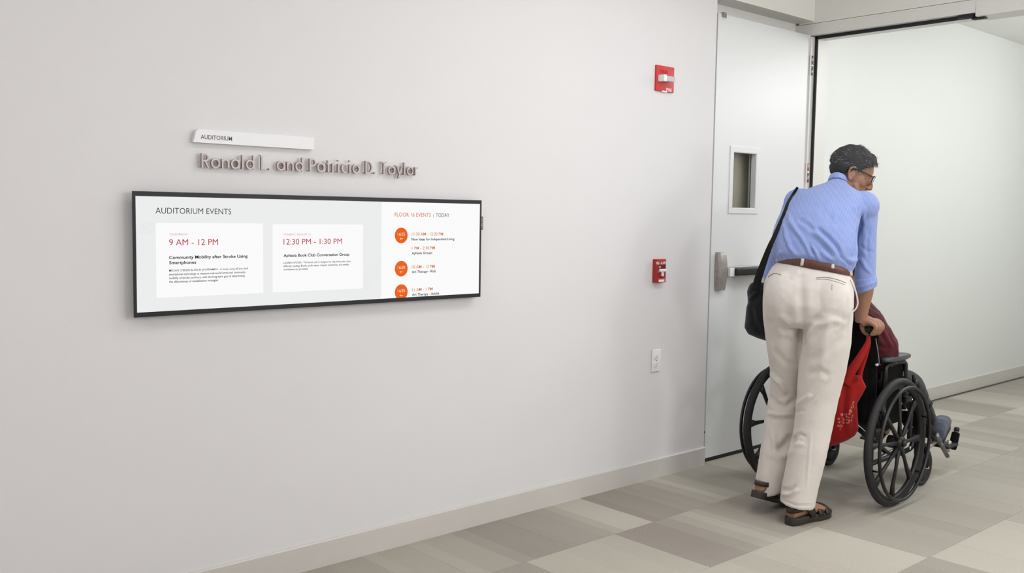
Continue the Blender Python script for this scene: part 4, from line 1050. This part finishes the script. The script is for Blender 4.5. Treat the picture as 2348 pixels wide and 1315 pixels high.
def sandal(F):
    def outline(z, k=1.0):
        pts = [(-.004, 0), (.004, .024), (.03, .033), (.07, .034), (.11, .034), (.15, .042), (.19, .049), (.23, .048), (.262, .036), (.280, .012)]
        out = [F.P(x, y*k, z) for x, y in pts]+[F.P(.281, -.002, z)]+[F.P(x, -y*k*(.96 if x > .1 else 1), z) for x, y in reversed(pts[1:])]
        return out
    bm = BM(); loft(bm, [outline(.001, .94), outline(.004, 1), outline(.014, .97), outline(.018, 1.0), outline(.030, 1.03), outline(.034, .98)]); bmesh.ops.recalc_face_normals(bm, faces=bm.faces[:])
    so_ = link('sandal_sole', bm, SOLE, person)
    def band(x0, x1, hw0, h0, hw1, h1, lean=0.0, th=.0035):
        bm = BM(); rows = []
        for i in range(15):
            t = PI*i/14; a = []
            for x, hw, h in ((x0, hw0, h0), (x1, hw1, h1)):
                a.append((x+lean*math.sin(t), hw*math.cos(t), .026+h*math.sin(t)))
            (xa, ya, za), (xb, yb, zb_) = a; k = 1-th/.04
            rows.append([F.P(xa, ya, za), F.P(xb, yb, zb_), F.P(xb, yb*k, .026+(zb_-.026)*k), F.P(xa, ya*k, .026+(za-.026)*k)])
        loft(bm, rows); bmesh.ops.recalc_face_normals(bm, faces=bm.faces[:]); link('sandal_strap', bm, LEATH, so_)
    band(.105, .135, .040, .082, .044, .064); band(.155, .185, .048, .054, .051, .046); band(.200, .235, .053, .046, .050, .036)
    # heel strap round the back of the ankle
    bm = BM(); rows = []
    for i in range(15):
        t = -PI*.5+PI*i/14; c_, s_ = math.cos(t), math.sin(t)
        x = .062-.064*c_; y = .037*s_; z = .066+.010*(1-c_)
        rows.append([F.P(x, y, z-.010), F.P(x-.002*c_, y*1.09, z-.010), F.P(x-.002*c_, y*1.09, z+.010), F.P(x, y, z+.010)])
    loft(bm, rows); bmesh.ops.recalc_face_normals(bm, faces=bm.faces[:]); link('heel_strap', bm, LEATH, so_)
    for s in (-1, 1):
        bm = BM(); loft(bm, [[F.P(x, s*y, z), F.P(x, s*(y+.004), z), F.P(x+.022, s*(y+.004), z), F.P(x+.022, s*y, z)] for x, y, z in ((.060, .036, .078), (.085, .037, .055), (.108, .039, .030))]); bmesh.ops.recalc_face_normals(bm, faces=bm.faces[:]); link('side_strap', bm, LEATH, so_)
sandal(FR); sandal(FL)
# --- hair
HAIR = mat('grey hair', (.20, .19, .19), .55, var=.55, scale=55, spec=.3)
def hair_shade(m_, lo, hi):
    nt = m_.node_tree; N = nt.nodes; L = nt.links; b = N['Principled BSDF']
    g = N.new('ShaderNodeNewGeometry'); nz = N.new('ShaderNodeTexNoise'); nz.inputs['Scale'].default_value = 38; nz.inputs['Detail'].default_value = 2
    L.new(g.outputs['Position'], nz.inputs['Vector'])
    a1 = N.new('ShaderNodeMath'); a1.operation = 'MULTIPLY_ADD'; a1.inputs[1].default_value = 2.6; a1.inputs[2].default_value = -.82; L.new(nz.outputs['Fac'], a1.inputs[0])
    a2 = N.new('ShaderNodeMath'); a2.operation = 'MULTIPLY_ADD'; a2.inputs[1].default_value = .75; L.new(g.outputs['Random Per Island'], a2.inputs[0]); L.new(a1.outputs[0], a2.inputs[2])
    rp = N.new('ShaderNodeValToRGB'); L.new(a2.outputs[0], rp.inputs['Fac'])
    rp.color_ramp.elements[0].color = (*lin(lo), 1); rp.color_ramp.elements[1].color = (*lin(hi), 1); rp.color_ramp.elements[0].position = .30; rp.color_ramp.elements[1].position = 1.0
    L.new(rp.outputs['Color'], b.inputs['Base Color']); b.inputs['Specular IOR Level'].default_value = .25
hair_shade(HAIR, (.09, .085, .09), (.58, .57, .57))
SCALP = mat('hair roots', (.17, .165, .17), .8)
def hair_line(q):
    """keep when above the hair line; q in head units (x forward, z up)"""
    x, y, z = q
    if x > .078: return z > .072-.0*x
    if x > .030: return z > .030+(x-.030)*.85
    if x > .000: return z > .022 or (abs(y) < .05 and z > 0)
    if x > -.030: return z > .026-(0-x)*.4
    return z > -.062+max(0, (x+.075))*.9
def hair(parent, Hd, seed, mt):
    rr_ = random.Random(seed); bm = BM()
    bmesh.ops.create_uvsphere(bm, u_segments=56, v_segments=40, radius=1.0)
    kill = []
    for v in bm.verts:
        d = v.co.copy(); q = Vector((d.x*.104-.010, d.y*.0815, d.z*.094+.037))
        if q.z < .02 and q.x < .02: q.x = min(q.x, -.02)*1.0; q.x = max(q.x, -.100)
        if q.z < .0: q.y *= (1-.25*min(1, -q.z/.06)); 
        if q.x > .05 and q.z > .07: q += Vector((.008, 0, .004))
        nz_ = noise.noise(q*42)*.0045+noise.noise(q*110)*.002
        q += d*nz_
        if not hair_line(q): kill.append(v)
        v.co = q
    bmesh.ops.delete(bm, geom=kill, context='VERTS')
    bmesh.ops.solidify(bm, geom=bm.faces[:], thickness=-.008)
    base = [(f.calc_center_median().copy(), f.normal.copy()) for f in bm.faces if f.normal.dot(f.calc_center_median()) > 0.02*0]
    for f_ in bm.faces: f_.material_index = 1
    for i in range(9000):
        c_, n_ = rr_.choice(base)
        if n_.dot(c_-Vector((-.01, 0, .03))) <= 0: continue
        c_ = c_+Vector((rr_.uniform(-.004, .004), rr_.uniform(-.004, .004), rr_.uniform(-.004, .004)))
        comb = Vector((.9, -.45, -.3)) if c_.z > .06 and c_.x > -.04 else Vector((-.25, 0, -1.0))
        t = (comb-n_*comb.dot(n_)).normalized()+Vector((rr_.gauss(0, .22), rr_.gauss(0, .22), rr_.gauss(0, .22)))+n_*rr_.uniform(.10, .32)
        t.normalize(); ln = rr_.uniform(.012, .028) if c_.z > .03 else rr_.uniform(.006, .012)
        s = t.cross(n_).normalized()*.0010; p1 = c_+t*ln*.6; p2 = c_+t*ln-n_*.002
        a = bm.verts.new(c_-s-n_*.003); b = bm.verts.new(c_+s-n_*.003); c2 = bm.verts.new(p1+s*.8); d2 = bm.verts.new(p1-s*.8); e = bm.verts.new(p2)
        bm.faces.new((a, b, c2, d2)); bm.faces.new((d2, c2, e))
    for v in bm.verts: v.co = Hd(*v.co)
    return link('hair', bm, [mt, SCALP], parent)
hair(body, Hd, 5, HAIR)
# --- glasses
GFR = mat('spectacle frame', (.14, .10, .09), .3)
gl = []
bm = BM()
for s in (-1, 1):
    tube(bm, smooth_path([Hd(-.018, s*.083, .012), Hd(-.006, s*.084, .026), Hd(.02, s*.080, .025), Hd(.094, s*.071, .019)], 4), .0026, 8)
    c0 = [Hd(.094, s*.070, .022), Hd(.106, s*.040, .023), Hd(.110, s*.011, .019), Hd(.110, s*.013, -.006), Hd(.106, s*.036, -.016), Hd(.096, s*.064, -.010)]
    tube(bm, smooth_path(c0, 4, closed=True), .0024, 8, closed=True)
tube(bm, [Hd(.110, -.011, .014), Hd(.112, 0, .016), Hd(.110, .011, .014)], .0026, 8)
gf = link('spectacles', bm, GFR, person)
for s in (-1, 1):
    bm = BM(); c0 = smooth_path([Hd(.094, s*.070, .022), Hd(.106, s*.040, .023), Hd(.110, s*.011, .019), Hd(.110, s*.013, -.006), Hd(.106, s*.036, -.016), Hd(.096, s*.064, -.010)], 4, closed=True)
    vs_ = [bm.verts.new(p) for p in c0]; m0 = bm.verts.new(sum(c0, Vector())/len(c0)+HFx*.0015)
    for i in range(len(vs_)): bm.faces.new((vs_[i], vs_[(i+1) % len(vs_)], m0))
    link('lens', bm, GLASS, gf)
EYE = mat('eye white', (.85, .82, .8), .2); IRIS = mat('eye dark', (.10, .07, .05), .2)
for s in (-1, 1):
    bm = BM(); ball(bm, Hd(.070, s*.028, .006), .0115); ey = link('eye', bm, EYE, body)
    bm = BM(); ball(bm, Hd(.0785, s*.028, .006), .0045); link('iris', bm, IRIS, ey)
# rings on the hand
bm = BM(); n = 16; p = (kn[2]+Vector((hx[2]+.002, HY_-.044, HZ_+.016)))/2
tube(bm, [p+HV*(.0122*math.cos(2*PI*i/n))+(ZV*.75+SV*.65).normalized()*(.0122*math.sin(2*PI*i/n)) for i in range(n)], .0022, 6, closed=True)
link('finger_ring', bm, CHROME, person)

# ------------------------------------------------------------------ shoulder bag
sb = empty('shoulder_bag', M(1745, 780, .18), 'black messenger bag hanging at the standing man\'s left hip', 'bag')
rows = [(647, 1730, 1772, .022), (652, 1720, 1776, .034), (668, 1714, 1780, .045), (695, 1715, 1785, .055), (726, 1709, 1790, .062), (750, 1707.5, 1792, .064), (764, 1716, 1794, .058), (774, 1734, 1796, .045), (780, 1752, 1796, .025)]
bm = BM(); loft(bm, [RG(a, y+0, b, y+6, .20, d, 0, .03, 28, 3) for y, a, b, d in rows]); bag_me = remesh(bm, .006, 4); rumple(bag_me, .003, 12, 4)
folds(bag_me, [([(1716, 690), (1735, 672), (1750, 668)], 4, .006), ([(1722, 700), (1730, 740), (1745, 765)], 5, -.005)])
link('bag_body', bag_me, BAGM, sb)
wb = [(1829, 430), (1818, 446), (1807, 466), (1799, 488), (1795, 498)]
pts = []
h = cast(shirt_t, 1838, 432)
if h[0]: pts.append(h[0]+h[1]*.003)
for x_, y_ in wb:
    h = cast(shirt_t, x_+2, y_); pts.append((h[0]+h[1]*.004) if h[0] else M(x_, y_, .36))
pts += [M(1786, 518, .16), M(1776, 542, .13), M(1765, 566, .11), M(1755, 592, .12), M(1745, 620, .13), M(1737, 645, .15), M(1733, 668, .15)]
wid = [6, 7, 8, 9, 9, 9, 10, 12, 14, 16, 18, 20, 20]
pp = smooth_path(pts, 5); bm = BM(); rings = []
for i, p in enumerate(pp):
    t = (pp[min(i+1, len(pp)-1)]-pp[max(i-1, 0)]).normalized(); n_ = t.cross((p-CAM).normalized()).normalized(); k = min(i/5, len(wid)-1.001); a = int(k)
    w = (wid[a]+(wid[a+1]-wid[a])*(k-a))/2/520; dn = n_.cross(t)*.0022
    rings.append([p-n_*w-dn, p+n_*w-dn, p+n_*w+dn, p-n_*w+dn])
loft(bm, rings); bmesh.ops.recalc_face_normals(bm, faces=bm.faces[:]); link('bag_strap', bm, BAGM, sb)

# ------------------------------------------------------------------ red tote on the handle
tote = empty('tote_bag', M(1925, 1018, .29), 'red cloth tote bag with pale flower print hung from the wheelchair handle', 'bag')
rows = [(862, 1918, 1975, .010), (872, 1912, 1979, .016), (888, 1907, 1986, .022), (905, 1902, 1977, .030), (926, 1897, 1965, .036), (956, 1890, 1966, .040), (983, 1884, 1967.5, .038), (998, 1880, 1960, .032), (1009, 1877, 1944, .024), (1018, 1876, 1923, .016), (1023, 1878, 1904, .008)]
bm = BM(); loft(bm, [RG(a, y, b, y, .30, d, 0, 0, 28, 2.4) for y, a, b, d in rows]); tm = remesh(bm, .005, 3); rumple(tm, .003, 10, 6.1, (1, 1, .5))
folds(tm, [([(1940, 880), (1935, 930), (1932, 990)], 6, -.006), ([(1960, 890), (1948, 930), (1945, 1000)], 6, .005), ([(1925, 890), (1915, 950)], 5, .004), ([(1944, 872), (1956, 876), (1966, 870)], 5, -.010)])
w_ = tm.copy(); tote_t = bvh_of(w_)
tb_ = link('tote_body', tm, REDC, tote)
bm = BM()
rd = random.Random(3)
for x_, y_, r_ in ((486, 462, 22), (470, 500, 16), (488, 520, 12), (452, 548, 20), (485, 548, 12), (436, 606, 28), (455, 632, 12), (420, 655, 18), (372, 660, 16), (376, 698, 20), (296, 668, 26), (472, 686, 16), (300, 718, 10), (240, 740, 20), (322, 752, 22), (380, 752, 14), (408, 716, 12), (460, 720, 14), (250, 796, 18), (320, 806, 22), (296, 790, 10), (384, 808, 16), (412, 800, 14), (416, 766, 18), (452, 764, 16), (238, 856, 20), (292, 856, 16), (270, 840, 10), (276, 880, 12), (266, 916, 12), (340, 672, 8)):
    X_, Y_, R_ = 1890+x_/7.309, 860+y_/7.309, r_/7.309*1.0
    h = cast(tote_t, X_, Y_)
    if h[0] is None: continue
    n_ = h[1]; a = n_.orthogonal().normalized(); b = n_.cross(a); c_ = h[0]+n_*.0012; rr_ = R_/500
    bm.faces.new([bm.verts.new(c_+a*rr_*(1+.25*math.cos(5*2*PI*i/20))*math.cos(2*PI*i/20)+b*rr_*(1+.25*math.cos(5*2*PI*i/20))*math.sin(2*PI*i/20)) for i in range(20)])
fpz = link('flower_print', bm, mat('pale red print', (.76, .42, .38), .8), tb_, False); fpz['kind'] = 'stuff'
def tote_strap(px, w):
    P = [M(a, b, c) for a, b, c in px]; P = smooth_path(P, 5); bm = BM(); rings = []
    for i, p in enumerate(P):
        t = (P[min(i+1, len(P)-1)]-P[max(i-1, 0)]).normalized(); n_ = t.cross((p-CAM).normalized()).normalized(); k = i/(len(P)-1)*(len(w)-1); a = int(min(k, len(w)-2)); ww = (w[a]+(w[a+1]-w[a])*(k-a))/2/515; dn = n_.cross(t)*.0012
        rings.append([p-n_*ww-dn, p+n_*ww-dn, p+n_*ww+dn, p-n_*ww+dn])
    loft(bm, rings); bmesh.ops.recalc_face_normals(bm, faces=bm.faces[:]); link('tote_strap', bm, REDC, tote)
tote_strap([(1991, 772, .36), (1990, 786, .33), (1981, 804, .31), (1964, 834, .285), (1947, 860, .275), (1936, 880, .272)], [9, 11, 15, 20, 23, 26])
tote_strap([(1992, 772, .37), (1992, 790, .34), (1984, 820, .32), (1974, 850, .305), (1970, 872, .30)], [8, 9, 10, 11, 14])

# ------------------------------------------------------------------ the seated passenger
ps = empty('person', W(.18, .314, .46), 'seated wheelchair passenger in maroon jacket and black trousers', 'person')
def P_(u, v, z): return W(u, v, z)
def el(u, v, z, a, b, tilt=0, p=2.2): 
    t = math.radians(tilt); return ring(P_(u, v, z), SV, HV*math.cos(t)-ZV*math.sin(t), a, b, 26, p)
jt = [el(.13, .32, .50, .17, .12), el(.12, .32, .60, .175, .12), el(.10, .32, .72, .180, .115), el(.095, .325, .83, .185, .105, 8), el(.11, .33, .90, .170, .095, 15), el(.13, .335, .945, .12, .08, 20), el(.15, .34, .975, .07, .065, 25)]
def armp(s, k=1.0):
    v0 = .314-s*.185
    sh = on_y(1991, 742, 2.285) if s > 0 else P_(.07, .50, .88)
    e_ = on_y(2026, 808, 2.22) if s > 0 else P_(.10, .545, .74)
    mid = (sh+e_)/2+ZV*.008-HV*.01
    return [(sh-(e_-sh)*.20+SV*(.03*s)+HV*.02, .060*k), (sh, .073*k), (mid, .076*k), (e_, .068*k), (P_(.17, v0+.045*s, .675), .046*k), (P_(.24, v0+.11*s, .63), .038*k)]
bm = BM(); loft(bm, jt)
for s in (1, -1):
    a = armp(s); tube(bm, smooth_path([p for p, _ in a], 3), [r_ for _, r_ in a for __ in range(3)][:(len(a)-1)*3+1], 14)
jm = remesh(bm, .0065, 4); rumple(jm, .005, 13, 9.3, (1, 1, .8)); rumple(jm, .002, 30, 2.2)
folds(jm, [([(2000, 730), (2020, 765), (2035, 790)], 4, -.006), ([(2012, 735), (2030, 770), (2046, 800)], 4, .005), ([(2010, 790), (2030, 800), (2046, 795)], 4, -.006)])
link('jacket', jm, MAROON, ps)
PC = P_(.25, .42, 1.07); pa = math.radians(14); pp_ = math.radians(-35)
pfx = Vector((math.cos(pp_)*math.cos(pa), math.cos(pp_)*math.sin(pa), math.sin(pp_))); ply = ZV.cross(pfx).normalized(); puz = pfx.cross(ply)
PHd = lambda x, y, z: PC+pfx*x+ply*y+puz*z
PHM = Matrix((pfx, ply, puz)).transposed()
bm = BM(); build_head(bm, PHd, PHM, PC, [P_(.14, .35, .97), P_(.13, .335, .93)])
loft(bm, [shrink(r_, .84) for r_ in jt])
for s in (1, -1):
    a = armp(s, .78); tube(bm, [p for p, _ in a], [r_ for _, r_ in a], 12)
    hc = P_(.29, (.314-s*.185)+.13*s, .615); tube(bm, [a[-1][0], hc, hc+HV*.05-ZV*.004], [.026, .032, .028], 10)
    for i in range(4):
        q = hc+HV*.05+SV*((i-1.5)*.019); tube(bm, smooth_path([q-HV*.02, q+HV*.02+ZV*.002, q+HV*.042-ZV*.014, q+HV*.044-ZV*.034], 2), [.0095, .0095, .009, .009, .0085, .008, .0065], 8)
    tube(bm, [hc+SV*.02*s, hc+HV*.03+SV*.040*s-ZV*.006, hc+HV*.058+SV*.042*s-ZV*.016], [.014, .011, .008], 8)
def legpts(s):
    v0 = .314-s*.135
    kz = .50
    return [(P_(.08, .314-s*.08, .53), .088), (P_(.28, v0, .525), .084), (P_(.50, v0, .500), .072), (P_(.585, v0, .445), .066), (P_(.70, v0, .335), .058), (P_(.815, v0, .225), .050), (P_(.85, v0, .192), .046)]
for s in (1, -1):
    a = legpts(s); tube(bm, [p for p, _ in a], [r_*.75 for _, r_ in a], 12)
    e_ = a[-1][0]; tube(bm, [e_, e_+HV*.015-ZV*.03, e_+HV*.04-ZV*.05], [.030, .026, .020], 10)
pbody = link('body', remesh(bm, .0045, 3), SKIN, ps)
DHAIR = mat('dark grey hair', (.22, .21, .21), .6); hair_shade(DHAIR, (.12, .12, .12), (.35, .34, .34)); hair(pbody, PHd, 9, DHAIR)
bm = BM()
for s in (1, -1):
    a = legpts(s); tube(bm, smooth_path([p for p, _ in a], 3), [a[min(i//3, 6)][1]*(1-(i % 3)/3)+a[min(i//3+1, 6)][1]*((i % 3)/3) for i in range(19)], 16)
pm_ = remesh(bm, .007, 4); rumple(pm_, .004, 10, 7.7); link('trousers', pm_, BLKC, ps)
SHOE = cloth('slate suede', (.29, .315, .375), .8); 
def shoe(heel, f, s):
    f = f.normalized(); l = ZV.cross(f).normalized(); u = f.cross(l)
    Q = lambda x, y, z: heel+(f*x+l*y+u*z)*.88
    prof = [(-.004, .020, .022, .018), (.01, .032, .036, .034), (.05, .036, .048, .046), (.09, .037, .050, .048), (.13, .041, .044, .042), (.17, .045, .036, .034), (.21, .045, .031, .029), (.24, .036, .028, .024), (.258, .018, .024, .014)]
    bm = BM(); loft(bm, [ring(Q(x, 0, z), l, u, w, h, 20, 2.4) for x, w, z, h in prof]); sm_ = remesh(bm, .004, 3); so_ = link('shoe', sm_, SHOE, ps)
    bm = BM(); loft(bm, [[Q(x, y*k, z) for x, y in ((-.008, 0), (.01, .032), (.05, .038), (.12, .042), (.18, .048), (.23, .044), (.262, .018), (.262, -.018), (.23, -.044), (.18, -.048), (.12, -.042), (.05, -.038), (.01, -.032))] for z, k in ((-.014, .97), (-.010, 1.0), (.006, 1.0), (.009, .95))]); bmesh.ops.recalc_face_normals(bm, faces=bm.faces[:]); link('shoe_sole', bm, BLACKR, so_)
    for k in range(5):
        x = .085+.016*k; h = .095-.006*k
        bm = BM(); tube(bm, [Q(x-.004, -.020, h-.008), Q(x, 0, h+.001), Q(x+.004, .020, h-.008)], .0024, 6); tube(bm, [Q(x+.008, -.020, h-.010), Q(x, 0, h+.002), Q(x-.006, .020, h-.006)], .0022, 6); link('lace', bm, mat('lace', (.24, .25, .28), .8), so_)
shoe(on_y(2150, 1012, 2.225), Vector((.86, .26, .27)), 1)
shoe(P_(.84, .46, .15), Vector((.76, .24, .46)), -1)
